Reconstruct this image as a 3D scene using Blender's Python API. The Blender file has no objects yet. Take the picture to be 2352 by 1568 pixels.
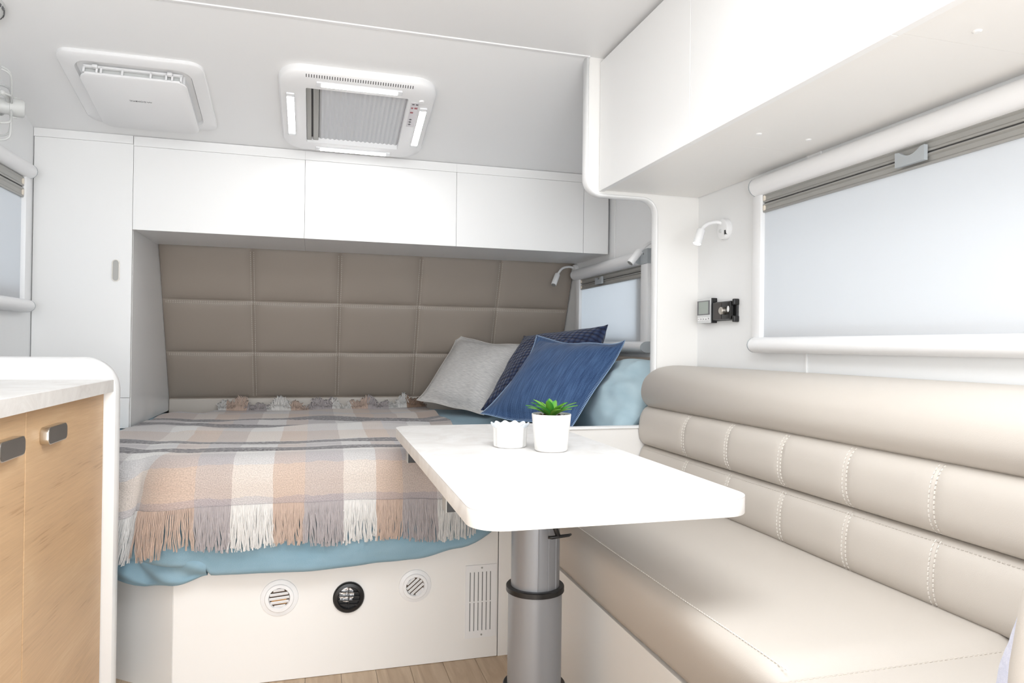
import bpy, bmesh, math, random
from mathutils import Vector, Matrix, noise
random.seed(7)
scn = bpy.context.scene
COL = scn.collection
PI = math.pi

# ------------------------------------------------------------------ camera
cam_d = bpy.data.cameras.new('camera'); cam = bpy.data.objects.new('camera', cam_d); COL.objects.link(cam)
cam_d.sensor_width = 36.0; cam_d.lens = 1584.93 / 2352 * 36.0; cam_d.clip_start = 0.02
_yaw, _pit, _rol = math.radians(15.912), math.radians(0.398), math.radians(0.686)
_f = Vector((math.sin(_yaw)*math.cos(_pit), math.cos(_yaw)*math.cos(_pit), math.sin(_pit)))
_r = Vector((math.cos(_yaw), -math.sin(_yaw), 0)); _u = _r.cross(_f)
_r2 = _r*math.cos(_rol) + _u*math.sin(_rol); _u2 = -_r*math.sin(_rol) + _u*math.cos(_rol)
cam.matrix_world = Matrix(((_r2.x, _u2.x, -_f.x, 0), (_r2.y, _u2.y, -_f.y, 0), (_r2.z, _u2.z, -_f.z, 1.0), (0, 0, 0, 1)))
scn.camera = cam

# ------------------------------------------------------------------ world, lights, exposure
w = bpy.data.worlds.new('daylight'); scn.world = w; w.use_nodes = True
bg = w.node_tree.nodes['Background']; bg.inputs[0].default_value = (0.96, 0.98, 1.0, 1); bg.inputs[1].default_value = 2.5
def area_light(name, loc, target, sx, sy, power, col=(1, 1, 1)):
    d = bpy.data.lights.new(name, 'AREA'); d.shape = 'RECTANGLE'; d.size = sx; d.size_y = sy; d.energy = power; d.color = col
    o = bpy.data.objects.new(name, d); COL.objects.link(o); o.location = loc
    o.rotation_euler = (Vector(target) - Vector(loc)).to_track_quat('-Z', 'Y').to_euler(); return o
area_light('ceiling_panel_lamp', (0.38, 0.50, 1.95), (0.40, 0.54, 0), 0.9, 0.8, 17, (0.935, 0.97, 1.0))
area_light('rear_room_lamp', (0.1, -1.5, 0.85), (0.15, 2.6, 1.05), 2.0, 1.5, 16, (0.935, 0.97, 1.0))  # unseen area light added at the open rear as soft frontal fill
vs = scn.view_settings; vs.view_transform = 'Standard'; vs.look = 'None'; vs.gamma = 1.0; vs.use_curve_mapping = False; vs.exposure = 0.50

# ------------------------------------------------------------------ materials
def mat(name, col, rough=0.5, metal=0.0, bump=None, emit=None, spec=0.5, sheen=0.0, coat=0.0):
    m = bpy.data.materials.new(name); m.use_nodes = True; nt = m.node_tree; b = nt.nodes['Principled BSDF']
    b.inputs['Base Color'].default_value = (*col, 1); b.inputs['Roughness'].default_value = rough; b.inputs['Metallic'].default_value = metal
    b.inputs['Specular IOR Level'].default_value = spec; b.inputs['Sheen Weight'].default_value = sheen; b.inputs['Coat Weight'].default_value = coat
    if emit: b.inputs['Emission Color'].default_value = (*emit[0], 1); b.inputs['Emission Strength'].default_value = emit[1]
    if bump:   # (noise scale, strength)
        tc = nt.nodes.new('ShaderNodeTexCoord'); n = nt.nodes.new('ShaderNodeTexNoise'); n.inputs['Scale'].default_value = bump[0]
        bp = nt.nodes.new('ShaderNodeBump'); bp.inputs['Strength'].default_value = bump[1]; bp.inputs['Distance'].default_value = 0.002
        nt.links.new(tc.outputs['Object'], n.inputs['Vector']); nt.links.new(n.outputs['Fac'], bp.inputs['Height']); nt.links.new(bp.outputs['Normal'], b.inputs['Normal'])
    return m
def nodes(m): return m.node_tree, m.node_tree.nodes['Principled BSDF']
def N(nt, t, **kw):
    n = nt.nodes.new(t)
    for k, v in kw.items():
        if k in n.inputs: n.inputs[k].default_value = v
        else: setattr(n, k, v)
    return n
def ramp(nt, stops, interp='LINEAR'):
    r = nt.nodes.new('ShaderNodeValToRGB'); e = r.color_ramp; e.interpolation = interp
    while len(e.elements) > 1: e.elements.remove(e.elements[-1])
    e.elements[0].position = stops[0][0]; e.elements[0].color = (*stops[0][1], 1)
    for p, c in stops[1:]:
        x = e.elements.new(p); x.color = (*c, 1)
    return r
def sr(r, g, b):
    f = lambda c: (c/255/12.92) if c/255 <= 0.04045 else ((c/255+0.055)/1.055)**2.4
    return (f(r), f(g), f(b))

M = {}
M['white'] = mat('white_laminate', (0.88, 0.88, 0.875), 0.32)
M['warm'] = mat('warm_white_panel', (0.875, 0.86, 0.835), 0.4)
M['wall'] = mat('white_wall_panel', (0.87, 0.875, 0.875), 0.45)
M['ceil'] = mat('white_ceiling_panel', (0.87, 0.87, 0.87), 0.5)
M['plastic'] = mat('white_plastic', (0.87, 0.87, 0.875), 0.35)
M['fanplastic'] = mat('pale_grey_plastic', (0.62, 0.63, 0.62), 0.4)
M['gap'] = mat('dark_gap', (0.25, 0.25, 0.25), 0.8)
M['grey'] = mat('grey_plastic', (0.42, 0.45, 0.47), 0.45)
M['alu'] = mat('satin_aluminium', (0.40, 0.395, 0.375), 0.42, 0.35)
M['aludark'] = mat('dark_slot_aluminium', (0.12, 0.12, 0.12), 0.5, 0.3)
M['black'] = mat('black_plastic', (0.012, 0.012, 0.013), 0.35)
M['blackgloss'] = mat('black_gloss', (0.006, 0.006, 0.006), 0.12)
M['steel'] = mat('brushed_steel', (0.62, 0.59, 0.54), 0.28, 1.0)
M['steeldk'] = mat('dark_satin_insert', (0.13, 0.115, 0.10), 0.35, 0.4)
M['post'] = mat('silver_post', (0.30, 0.31, 0.33), 0.36, 0.4)
M['cream'] = mat('cream_leather', (0.57, 0.525, 0.475), 0.45, bump=(700, 0.10))
M['taupe'] = mat('taupe_leather', (0.34, 0.29, 0.245), 0.5, bump=(600, 0.12))
M['stitch'] = mat('cream_thread', (0.77, 0.735, 0.68), 0.7)
M['stitchdk'] = mat('beige_thread', (0.60, 0.55, 0.49), 0.7)
M['ceramic'] = mat('white_ceramic', (0.86, 0.85, 0.83), 0.3)
M['ceramicblue'] = mat('pale_blue_ceramic', (0.80, 0.85, 0.90), 0.2)
M['led'] = mat('led_diffuser', (1, 1, 1), 0.4, emit=((1, 1, 1), 24))
M['ledclear'] = mat('led_end_diffuser', (0.85, 0.86, 0.88), 0.25)
M['lampbulb'] = mat('lamp_led', (1, 1, 1), 0.4, emit=((1, 0.99, 0.96), 9.0))
M['lcd'] = mat('grey_lcd', (0.33, 0.37, 0.34), 0.2)
M['red'] = mat('red_print', (0.45, 0.16, 0.18), 0.6)
M['ink'] = mat('grey_print', (0.16, 0.16, 0.17), 0.6)
M['silver'] = mat('silver_plastic', (0.66, 0.67, 0.67), 0.35)
M['hole'] = mat('dark_duct', (0.10, 0.065, 0.04), 0.7)
M['orange'] = mat('duct_insulation', (0.55, 0.30, 0.10), 0.6)
M['foil'] = mat('crinkled_foil', (0.75, 0.75, 0.76), 0.22, 0.9, bump=(160, 0.8))
M['soil'] = mat('brown_moss', (0.09, 0.045, 0.025), 0.9, bump=(300, 0.8))

def leather_like(): pass

# leaf
m = mat('green_leaf', (0.09, 0.30, 0.03), 0.45); M['leaf'] = m
nt, b = nodes(m); uv = N(nt, 'ShaderNodeTexCoord'); sp = N(nt, 'ShaderNodeSeparateXYZ'); nt.links.new(uv.outputs['UV'], sp.inputs[0])
r = ramp(nt, [(0, (0.16, 0.34, 0.05)), (0.45, (0.10, 0.33, 0.03)), (1, (0.03, 0.24, 0.035))]); nt.links.new(sp.outputs['Y'], r.inputs[0]); nt.links.new(r.outputs[0], b.inputs['Base Color'])
b.inputs['Subsurface Weight'].default_value = 0.0

# oak doors
m = mat('oak_veneer', (0.5, 0.36, 0.23), 0.45); M['oak'] = m
nt, b = nodes(m); tc = N(nt, 'ShaderNodeTexCoord'); mp = N(nt, 'ShaderNodeMapping'); nt.links.new(tc.outputs['Object'], mp.inputs[0])
mp.inputs['Scale'].default_value = (1, 1.3, 4.2)
n1 = N(nt, 'ShaderNodeTexNoise', Scale=1.3, Detail=1.5, Distortion=0.4); nt.links.new(mp.outputs[0], n1.inputs['Vector'])
mul = N(nt, 'ShaderNodeMath', operation='MULTIPLY'); mul.inputs[1].default_value = 9.0; nt.links.new(n1.outputs['Fac'], mul.inputs[0])
fr = N(nt, 'ShaderNodeMath', operation='PINGPONG'); fr.inputs[1].default_value = 1.0; nt.links.new(mul.outputs[0], fr.inputs[0])
mp2 = N(nt, 'ShaderNodeMapping'); nt.links.new(tc.outputs['Object'], mp2.inputs[0]); mp2.inputs['Scale'].default_value = (1, 5, 120)
n2 = N(nt, 'ShaderNodeTexNoise', Scale=2.2, Detail=4.0); nt.links.new(mp2.outputs[0], n2.inputs['Vector'])
mx = N(nt, 'ShaderNodeMath', operation='MULTIPLY_ADD'); mx.inputs[1].default_value = 0.34; nt.links.new(fr.outputs[0], mx.inputs[0]); nt.links.new(n2.outputs['Fac'], mx.inputs[2])
r = ramp(nt, [(0.2, sr(218, 186, 146)), (0.6, sr(208, 172, 131)), (0.88, sr(200, 165, 126)), (1.0, sr(184, 147, 108))]); nt.links.new(mx.outputs[0], r.inputs[0]); nt.links.new(r.outputs[0], b.inputs['Base Color'])

# vinyl floor plank (colour varies per object)
m = mat('oak_vinyl_plank', (0.4, 0.3, 0.22), 0.5); M['plank'] = m
nt, b = nodes(m); tc = N(nt, 'ShaderNodeTexCoord'); oi = N(nt, 'ShaderNodeObjectInfo')
mp = N(nt, 'ShaderNodeMapping'); nt.links.new(tc.outputs['Object'], mp.inputs[0]); mp.inputs['Scale'].default_value = (28, 2.2, 1)
ad = N(nt, 'ShaderNodeVectorMath', operation='ADD'); nt.links.new(mp.outputs[0], ad.inputs[0]); nt.links.new(oi.outputs['Location'], ad.inputs[1])
n1 = N(nt, 'ShaderNodeTexNoise', Scale=1.3, Detail=6.0, Distortion=1.2); nt.links.new(ad.outputs[0], n1.inputs['Vector'])
mx = N(nt, 'ShaderNodeMath', operation='MULTIPLY_ADD'); mx.inputs[1].default_value = 0.22; nt.links.new(oi.outputs['Random'], mx.inputs[0]); nt.links.new(n1.outputs['Fac'], mx.inputs[2])
r = ramp(nt, [(0.25, sr(158, 136, 114)), (0.5, sr(184, 160, 134)), (0.75, sr(200, 178, 152)), (0.95, sr(212, 192, 168))]); nt.links.new(mx.outputs[0], r.inputs[0]); nt.links.new(r.outputs[0], b.inputs['Base Color'])

# stone-look laminate worktop / table
def stone(name, c0, c1, rough):
    m = mat(name, c0, rough); nt, b = nodes(m); tc = N(nt, 'ShaderNodeTexCoord')
    n1 = N(nt, 'ShaderNodeTexNoise', Scale=9.0, Detail=9.0, Roughness=0.7, Distortion=1.0); nt.links.new(tc.outputs['Object'], n1.inputs['Vector'])
    r = ramp(nt, [(0.35, c1), (0.62, c0)]); nt.links.new(n1.outputs['Fac'], r.inputs[0]); nt.links.new(r.outputs[0], b.inputs['Base Color']); return m
M['stone'] = stone('pale_stone_laminate', (0.86, 0.85, 0.835), (0.76, 0.735, 0.71), 0.42)
M['stoneedge'] = stone('pale_stone_edge', (0.84, 0.82, 0.79), (0.72, 0.69, 0.66), 0.5)

# blind fabric: translucent
m = bpy.data.materials.new('blind_fabric'); m.use_nodes = True; M['blind'] = m; nt = m.node_tree
for n in list(nt.nodes): nt.nodes.remove(n)
o = N(nt, 'ShaderNodeOutputMaterial'); d = N(nt, 'ShaderNodeBsdfDiffuse'); d.inputs[0].default_value = (0.77, 0.78, 0.795, 1)
t = N(nt, 'ShaderNodeBsdfTranslucent'); t.inputs[0].default_value = (0.76, 0.78, 0.80, 1); mxs = N(nt, 'ShaderNodeMixShader'); mxs.inputs[0].default_value = 0.33
nt.links.new(d.outputs[0], mxs.inputs[1]); nt.links.new(t.outputs[0], mxs.inputs[2]); nt.links.new(mxs.outputs[0], o.inputs[0])
m = M['blind'].copy(); m.name = 'brightened_blind_fabric'; M['blindbright'] = m  # same fabric for the bed window, translucency raised to brighten the alcove
m.node_tree.nodes['Mix Shader'].inputs[0].default_value = 0.52
# window pane: clear with a faint reflection
m = bpy.data.materials.new('window_pane'); m.use_nodes = True; M['pane'] = m; nt = m.node_tree
for n in list(nt.nodes): nt.nodes.remove(n)
o = N(nt, 'ShaderNodeOutputMaterial'); t = N(nt, 'ShaderNodeBsdfTransparent'); t.inputs[0].default_value = (0.85, 0.88, 0.9, 1); g = N(nt, 'ShaderNodeBsdfGlossy', Roughness=0.05)
mxs = N(nt, 'ShaderNodeMixShader'); mxs.inputs[0].default_value = 0.06
nt.links.new(t.outputs[0], mxs.inputs[1]); nt.links.new(g.outputs[0], mxs.inputs[2]); nt.links.new(mxs.outputs[0], o.inputs[0])

# woven fabrics on cushions (UV based)
def fabric(name, c0, c1, su, sv, rough=0.85, stretch=1.0, bump=0.3, fine=260, mixfine=0.5):
    m = mat(name, c0, rough, sheen=0.15, spec=0.2); nt, b = nodes(m); tc = N(nt, 'ShaderNodeTexCoord')
    mp = N(nt, 'ShaderNodeMapping'); mp.inputs['Scale'].default_value = (su, sv, 1); nt.links.new(tc.outputs['UV'], mp.inputs[0])
    n1 = N(nt, 'ShaderNodeTexNoise', Scale=1.0, Detail=3.0); nt.links.new(mp.outputs[0], n1.inputs['Vector'])
    n2 = N(nt, 'ShaderNodeTexNoise', Scale=float(fine), Detail=1.0); nt.links.new(tc.outputs['UV'], n2.inputs['Vector'])
    mx = N(nt, 'ShaderNodeMix'); mx.inputs[0].default_value = mixfine; nt.links.new(n1.outputs['Fac'], mx.inputs[2]); nt.links.new(n2.outputs['Fac'], mx.inputs[3])
    r = ramp(nt, [(0.36, c1), (0.64, c0)]); nt.links.new(mx.outputs[0], r.inputs[0]); nt.links.new(r.outputs[0], b.inputs['Base Color'])
    bp = N(nt, 'ShaderNodeBump', Strength=bump, Distance=0.002); nt.links.new(mx.outputs[0], bp.inputs['Height']); nt.links.new(bp.outputs[0], b.inputs['Normal']); return m
M['grey_linen'] = fabric('grey_linen', sr(228, 226, 223), sr(180, 179, 179), 14, 130)
M['denim'] = fabric('blue_denim_weave', sr(80, 108, 148), sr(38, 60, 98), 75, 5, fine=230)
M['bluecotton'] = fabric('pale_blue_cotton', sr(148, 178, 194), sr(128, 161, 178), 5, 5, bump=0.25, mixfine=0.35, fine=400)
M['pillowcotton'] = fabric('pale_blue_pillowcase', sr(186, 208, 217), sr(168, 193, 204), 5, 5, bump=0.25, mixfine=0.35, fine=400)
M['lilac'] = fabric('grey_lilac_cotton', sr(200, 200, 212), sr(180, 182, 200), 30, 30)
# navy waffle knit
m = mat('navy_waffle_knit', (0.03, 0.045, 0.10), 0.8, sheen=0.2, spec=0.2); M['navy'] = m
nt, b = nodes(m); tc = N(nt, 'ShaderNodeTexCoord'); vo = N(nt, 'ShaderNodeTexVoronoi', Scale=21.0, Randomness=0.3); nt.links.new(tc.outputs['UV'], vo.inputs['Vector'])
r = ramp(nt, [(0.1, sr(66, 80, 112)), (0.38, sr(46, 57, 88)), (0.62, sr(26, 32, 56))]); nt.links.new(vo.outputs['Distance'], r.inputs[0]); nt.links.new(r.outputs[0], b.inputs['Base Color'])
bp = N(nt, 'ShaderNodeBump', Strength=0.8, Distance=0.010); bp.invert = True; nt.links.new(vo.outputs['Distance'], bp.inputs['Height']); nt.links.new(bp.outputs[0], b.inputs['Normal'])

# plaid throw: UV u = X position (m) + 1, v = distance from the front hem (m)
WH, PE, MA = sr(222, 220, 217), sr(196, 174, 160), sr(176, 169, 170)
GW = sr(210, 209, 207)
def plaid_columns(nt, usock):
    edges = [(-0.75, MA), (-0.495, GW), (-0.407, PE), (-0.318, MA), (-0.219, WH), (-0.116, PE), (-0.026, MA), (0.08, WH), (0.172, PE), (0.255, MA), (0.352, GW), (0.45, sr(150, 125, 108))]
    r = ramp(nt, [((x+1)/2, c) for x, c in edges], 'CONSTANT'); dv = N(nt, 'ShaderNodeMath', operation='MULTIPLY'); dv.inputs[1].default_value = 0.5
    nt.links.new(usock, dv.inputs[0]); nt.links.new(dv.outputs[0], r.inputs[0]); return r
def plaid(name, rows):
    m = mat(name, PE, 0.95, sheen=0.4, spec=0.1); nt, b = nodes(m); tc = N(nt, 'ShaderNodeTexCoord')
    nz = N(nt, 'ShaderNodeTexNoise', Scale=22.0, Detail=4.0); nt.links.new(tc.outputs['UV'], nz.inputs['Vector'])
    nv = N(nt, 'ShaderNodeVectorMath', operation='MULTIPLY_ADD'); nv.inputs[1].default_value = (0.008, 0.022, 0); nv.inputs[2].default_value = (-0.004, -0.011, 0)
    nt.links.new(nz.outputs['Color'], nv.inputs[0]); av = N(nt, 'ShaderNodeVectorMath', operation='ADD'); nt.links.new(tc.outputs['UV'], av.inputs[0]); nt.links.new(nv.outputs[0], av.inputs[1])
    sp = N(nt, 'ShaderNodeSeparateXYZ'); nt.links.new(av.outputs[0], sp.inputs[0])
    cr = plaid_columns(nt, sp.outputs['X'])
    last = cr.outputs[0]
    if rows:
        L = 2.0; dv = N(nt, 'ShaderNodeMath', operation='DIVIDE'); dv.inputs[1].default_value = L; nt.links.new(sp.outputs['Y'], dv.inputs[0])
        rr = ramp(nt, [(v/L, c) for v, c in rows], 'CONSTANT'); nt.links.new(dv.outputs[0], rr.inputs[0])
        mx = N(nt, 'ShaderNodeMix', data_type='RGBA'); mx.inputs[0].default_value = 0.52; nt.links.new(last, mx.inputs[6]); nt.links.new(rr.outputs[0], mx.inputs[7]); last = mx.outputs[2]
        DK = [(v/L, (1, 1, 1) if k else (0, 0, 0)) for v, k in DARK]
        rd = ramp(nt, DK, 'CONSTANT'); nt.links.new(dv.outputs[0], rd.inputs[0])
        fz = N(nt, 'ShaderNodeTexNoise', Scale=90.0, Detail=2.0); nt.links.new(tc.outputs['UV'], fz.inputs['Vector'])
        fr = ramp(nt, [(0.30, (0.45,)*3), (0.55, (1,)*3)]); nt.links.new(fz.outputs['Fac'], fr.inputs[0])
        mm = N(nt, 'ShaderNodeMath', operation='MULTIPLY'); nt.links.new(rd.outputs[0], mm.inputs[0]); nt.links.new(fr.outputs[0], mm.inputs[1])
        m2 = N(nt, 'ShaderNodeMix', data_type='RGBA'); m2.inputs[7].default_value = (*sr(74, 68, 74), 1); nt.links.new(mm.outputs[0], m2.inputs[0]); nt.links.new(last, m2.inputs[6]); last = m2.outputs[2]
    f2 = N(nt, 'ShaderNodeTexNoise', Scale=340.0, Detail=2.0); nt.links.new(tc.outputs['UV'], f2.inputs['Vector'])
    rv = ramp(nt, [(0.3, (0.78,)*3), (0.7, (1.12,)*3)]); nt.links.new(f2.outputs['Fac'], rv.inputs[0])
    mm = N(nt, 'ShaderNodeMix', data_type='RGBA', blend_type='MULTIPLY'); mm.inputs[0].default_value = 1.0; nt.links.new(last, mm.inputs[6]); nt.links.new(rv.outputs[0], mm.inputs[7])
    nt.links.new(mm.outputs[2], b.inputs['Base Color'])
    bp = N(nt, 'ShaderNodeBump', Strength=0.5, Distance=0.004); nt.links.new(f2.outputs['Fac'], bp.inputs['Height']); nt.links.new(bp.outputs[0], b.inputs['Normal']); return m
PALE = sr(214, 211, 208); PEACH = sr(206, 188, 174); GREYR = sr(182, 178, 180); MAUVE = sr(176, 166, 168)
ROWS = [(0, MAUVE), (0.03, PEACH), (0.115, GREYR), (0.165, PALE), (0.30, GREYR), (0.345, PALE), (0.46, PEACH), (0.66, PALE), (0.80, GREYR), (1.14, sr(200, 180, 166)), (1.28, GREYR), (1.38, PEACH), (1.5, MAUVE)]
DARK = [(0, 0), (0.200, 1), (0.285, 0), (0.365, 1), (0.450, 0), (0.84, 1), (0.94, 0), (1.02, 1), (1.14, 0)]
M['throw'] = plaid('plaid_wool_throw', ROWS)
M['fringe'] = plaid('wool_fringe', None)

# ------------------------------------------------------------------ mesh helpers
WM = {}
def obj(name, bm, material, parent=None, local=False, smooth=None):
    me = bpy.data.meshes.new(name)
    bmesh.ops.recalc_face_normals(bm, faces=bm.faces[:]) if smooth != 'keep' else None
    bm.to_mesh(me); bm.free()
    if parent is not None and not local: me.transform(WM[parent].inverted())
    me.materials.append(M[material] if isinstance(material, str) else material)
    o = bpy.data.objects.new(name, me); COL.objects.link(o)
    if smooth:
        for p in me.polygons: p.use_smooth = True
        if smooth not in (True, 'keep'):
            me.set_sharp_from_angle(angle=math.radians(smooth))
    if parent is not None: o.parent = parent; WM[o] = WM[parent].copy()
    else: WM[o] = Matrix.Identity(4)
    return o
def thing(name, label, cat, loc=(0, 0, 0), matrix=None, group=None):
    o = bpy.data.objects.new(name, None); COL.objects.link(o); o.empty_display_size = 0.05
    Mx = matrix if matrix is not None else Matrix.Translation(loc)
    o.matrix_basis = Mx; WM[o] = Mx.copy(); o['label'] = label; o['category'] = cat
    if group: o['group'] = group
    return o
def tag(o, label, cat, group=None):
    o['label'] = label; o['category'] = cat
    if group: o['group'] = group
    return o
def struct(o, label=None): o['kind'] = 'structure'; o['label'] = label; o['category'] = o.name.split('_')[0].split('.')[0]; return o
def B(): return bmesh.new()
def box(bm, x0, x1, y0, y1, z0, z1, bev=0.0, seg=2):
    r = bmesh.ops.create_cube(bm, size=1.0); vs = r['verts']
    for v in vs: v.co = Vector(((x0+x1)/2+v.co.x*(x1-x0), (y0+y1)/2+v.co.y*(y1-y0), (z0+z1)/2+v.co.z*(z1-z0)))
    if bev > 0:
        es = list({e for v in vs for e in v.link_edges}); bmesh.ops.bevel(bm, geom=es, offset=bev, segments=seg, profile=0.5, affect='EDGES')
    return bm
def xform(bm, Mx): bmesh.ops.transform(bm, matrix=Mx, verts=bm.verts[:]); return bm
def loft(bm, rings, closed=True, cap=True, loop=False):
    R = [[bm.verts.new(p) for p in r] for r in rings]; n = len(R[0])
    rr = list(range(len(R)-1)) + ([len(R)-1] if loop else [])
    for i in rr:
        a, c = R[i], R[(i+1) % len(R)]
        for j in range(n if closed else n-1):
            k = (j+1) % n; bm.faces.new((a[j], a[k], c[k], c[j]))
    if cap and not loop and closed: bm.faces.new(R[0][::-1]); bm.faces.new(R[-1])
    return bm
def circ(n, r, f): return [f(r*math.cos(2*PI*i/n), r*math.sin(2*PI*i/n)) for i in range(n)]
def frame_of(d):
    d = Vector(d).normalized(); a = Vector((0, 0, 1)) if abs(d.z) < 0.9 else Vector((1, 0, 0)); u = d.cross(a).normalized(); return u, u.cross(d).normalized()
def cyl(bm, p0, p1, r, r2=None, n=24, cap=True):
    p0, p1 = Vector(p0), Vector(p1); u, v = frame_of(p1-p0); r2 = r if r2 is None else r2
    return loft(bm, [[p0+u*(r*math.cos(2*PI*i/n))+v*(r*math.sin(2*PI*i/n)) for i in range(n)], [p1+u*(r2*math.cos(2*PI*i/n))+v*(r2*math.sin(2*PI*i/n)) for i in range(n)]], cap=cap)
def tube(bm, pts, r, n=10, loop=False):
    pts = [Vector(p) for p in pts]; rings = []; L = len(pts); pu = None
    for i, p in enumerate(pts):
        if loop: d = pts[(i+1) % L]-pts[i-1]
        else: d = pts[min(i+1, L-1)]-pts[max(i-1, 0)]
        d.normalize()
        if pu is None: u, v = frame_of(d)
        else: u = (pu-d*pu.dot(d)).normalized(); v = u.cross(d)
        pu = u; rr = r[i] if isinstance(r, (list, tuple)) else r
        rings.append([p+u*(rr*math.cos(2*PI*k/n))+v*(rr*math.sin(2*PI*k/n)) for k in range(n)])
    return loft(bm, rings, loop=loop)
def smoothpath(pts, n=8):
    P = [Vector(p) for p in pts]; out = []
    for i in range(len(P)-1):
        a, b_, c, d = P[max(i-1, 0)], P[i], P[i+1], P[min(i+2, len(P)-1)]
        for k in range(n):
            t = k/n; out.append(0.5*((2*b_)+(-a+c)*t+(2*a-5*b_+4*c-d)*t*t+(-a+3*b_-3*c+d)*t**3))
    out.append(P[-1]); return out
def rrect(cx, cy, w_, h_, r, n=6):
    pts = []
    for qx, qy, a0 in ((1, 1, 0), (-1, 1, 90), (-1, -1, 180), (1, -1, 270)):
        for k in range(n+1):
            a = math.radians(a0+90*k/n); pts.append((cx+qx*(w_/2-r)+r*math.cos(a), cy+qy*(h_/2-r)+r*math.sin(a)))
    return pts
def prism(bm, outline, f, d0, d1, bev=0.0):
    if bev <= 0: return loft(bm, [[Vector(f(u, v, d0)) for u, v in outline], [Vector(f(u, v, d1)) for u, v in outline]])
    inset = offset_outline(outline, bev); s = 1 if d1 > d0 else -1
    mid = offset_outline(outline, bev*0.29)
    def R(o, d): return [Vector(f(u, v, d)) for u, v in o]
    return loft(bm, [R(inset, d0), R(mid, d0+s*bev*0.29), R(outline, d0+s*bev), R(outline, d1-s*bev), R(mid, d1-s*bev*0.29), R(inset, d1)])
def offset_outline(o, d):
    n = len(o); A = sum(o[i][0]*o[(i+1) % n][1]-o[(i+1) % n][0]*o[i][1] for i in range(n)); sg = 1 if A > 0 else -1; out = []
    for i in range(n):
        p, q, r_ = Vector(o[i-1]), Vector(o[i]), Vector(o[(i+1) % n])
        e1 = (q-p); e2 = (r_-q)
        if e1.length < 1e-9: e1 = e2
        if e2.length < 1e-9: e2 = e1
        e1.normalize(); e2.normalize(); n1 = Vector((-e1.y, e1.x))*sg; n2 = Vector((-e2.y, e2.x))*sg
        m_ = (n1+n2); m_.normalize(); c = max(0.4, m_.dot(n1)); q2 = q+m_*(d/c); out.append((q2.x, q2.y))
    return out
XY = lambda u, v, d: (u, v, d)
XZ = lambda u, v, d: (u, d, v)
YZ = lambda u, v, d: (d, u, v)
def frame_ring(bm, outer, inner, f, d0, d1, rnd=0.0):
    R = lambda o, d: [Vector(f(u, v, d)) for u, v in o]
    return loft(bm, [R(outer, d0), R(outer, d1), R(inner, d1), R(inner, d0)], loop=True)
def lathe(bm, prof, c, n=40, cap=True):
    return loft(bm, [[Vector((c[0]+r_*math.cos(2*PI*i/n), c[1]+r_*math.sin(2*PI*i/n), c[2]+z)) for i in range(n)] for r_, z in prof], cap=cap)
def grid(bm, fn, nu, nv, uvf=None, flip=False):
    V = [[bm.verts.new(fn(i/nu, j/nv)) for j in range(nv+1)] for i in range(nu+1)]; L = bm.loops.layers.uv.verify()
    for i in range(nu):
        for j in range(nv):
            q = [(i, j), (i+1, j), (i+1, j+1), (i, j+1)]
            if flip: q = q[::-1]
            fc = bm.faces.new([V[a][c] for a, c in q])
            for lp, (a, c) in zip(fc.loops, q): lp[L].uv = uvf(a/nu, c/nv) if uvf else (a/nu, c/nv)
    return V
def text_mesh(body, size, Mx, extrude=0.0004, align='CENTER'):
    cu = bpy.data.curves.new('txt', 'FONT'); cu.body = body; cu.size = size; cu.extrude = extrude; cu.align_x = align; cu.align_y = 'CENTER'; cu.resolution_u = 2
    o = bpy.data.objects.new('txt', cu); COL.objects.link(o); bpy.context.view_layer.update()
    me = bpy.data.meshes.new_from_object(o.evaluated_get(bpy.context.evaluated_depsgraph_get()))
    bm = bmesh.new(); bm.from_mesh(me); bpy.data.objects.remove(o); bpy.data.curves.remove(cu); bpy.data.meshes.remove(me)
    return xform(bm, Mx)
def lerp(a, b_, t): return a+(b_-a)*t
def interp(tab, x):
    if x <= tab[0][0]: return tab[0][1]
    for (x0, y0), (x1, y1) in zip(tab, tab[1:]):
        if x <= x1: t = (x-x0)/(x1-x0); return y0+(y1-y0)*t*t*(3-2*t)
    return tab[-1][1]

# ------------------------------------------------------------------ dimensions
XL, XR = -1.005, 1.295           # side walls
YP = 2.16                        # partition / bed base front
HC = 1.977                       # rear ceiling height
SL = 0.255                       # slope of the ceiling over the bed
YB = -1.6                        # rear end of the room
YF = 3.95                        # front wall
Y1 = 2.916                       # wardrobe and locker fronts
slope_z = lambda y: HC-SL*(y-YP)

# ------------------------------------------------------------------ structure
o = struct(obj('floor', box(B(), XL-0.05, XR+0.05, YB, YF, -0.06, -0.004), 'gap'), 'brown oak-look plank floor')
pw = 0.104
base_planks = {}
k = 0
for ci in range(24):
    x0 = XL+0.01+ci*pw-0.06; y = YB-random.random()*0.9
    while y < 2.2:
        L = 0.92; a, c = max(y, YB), min(y+L, 2.4); x1 = x0+pw-0.0012; xa = max(x0, XL); xb = min(x1, XR)
        if c-a > 0.05 and xb-xa > 0.03:
            bm = box(B(), xa-(xa+xb)/2, xb-(xa+xb)/2, a-(a+c)/2, c-0.0012-(a+c)/2, -0.004, 0.0)
            pl = obj('plank', bm, 'plank', o, local=True); pl.location = ((xa+xb)/2, (a+c)/2, 0)
        y += L
def wall_with_hole(name, xa, xb, zt, hole, label):
    bm = B(); y0, y1, z0, z1 = hole
    box(bm, xa, xb, YB, y0, 0, zt); box(bm, xa, xb, y1, YF, 0, zt)
    if isinstance(hole[0], float): box(bm, xa, xb, y0, y1, 0, z0); box(bm, xa, xb, y0, y1, z1, zt)
    return struct(obj(name, bm, 'wall'), label)
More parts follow.
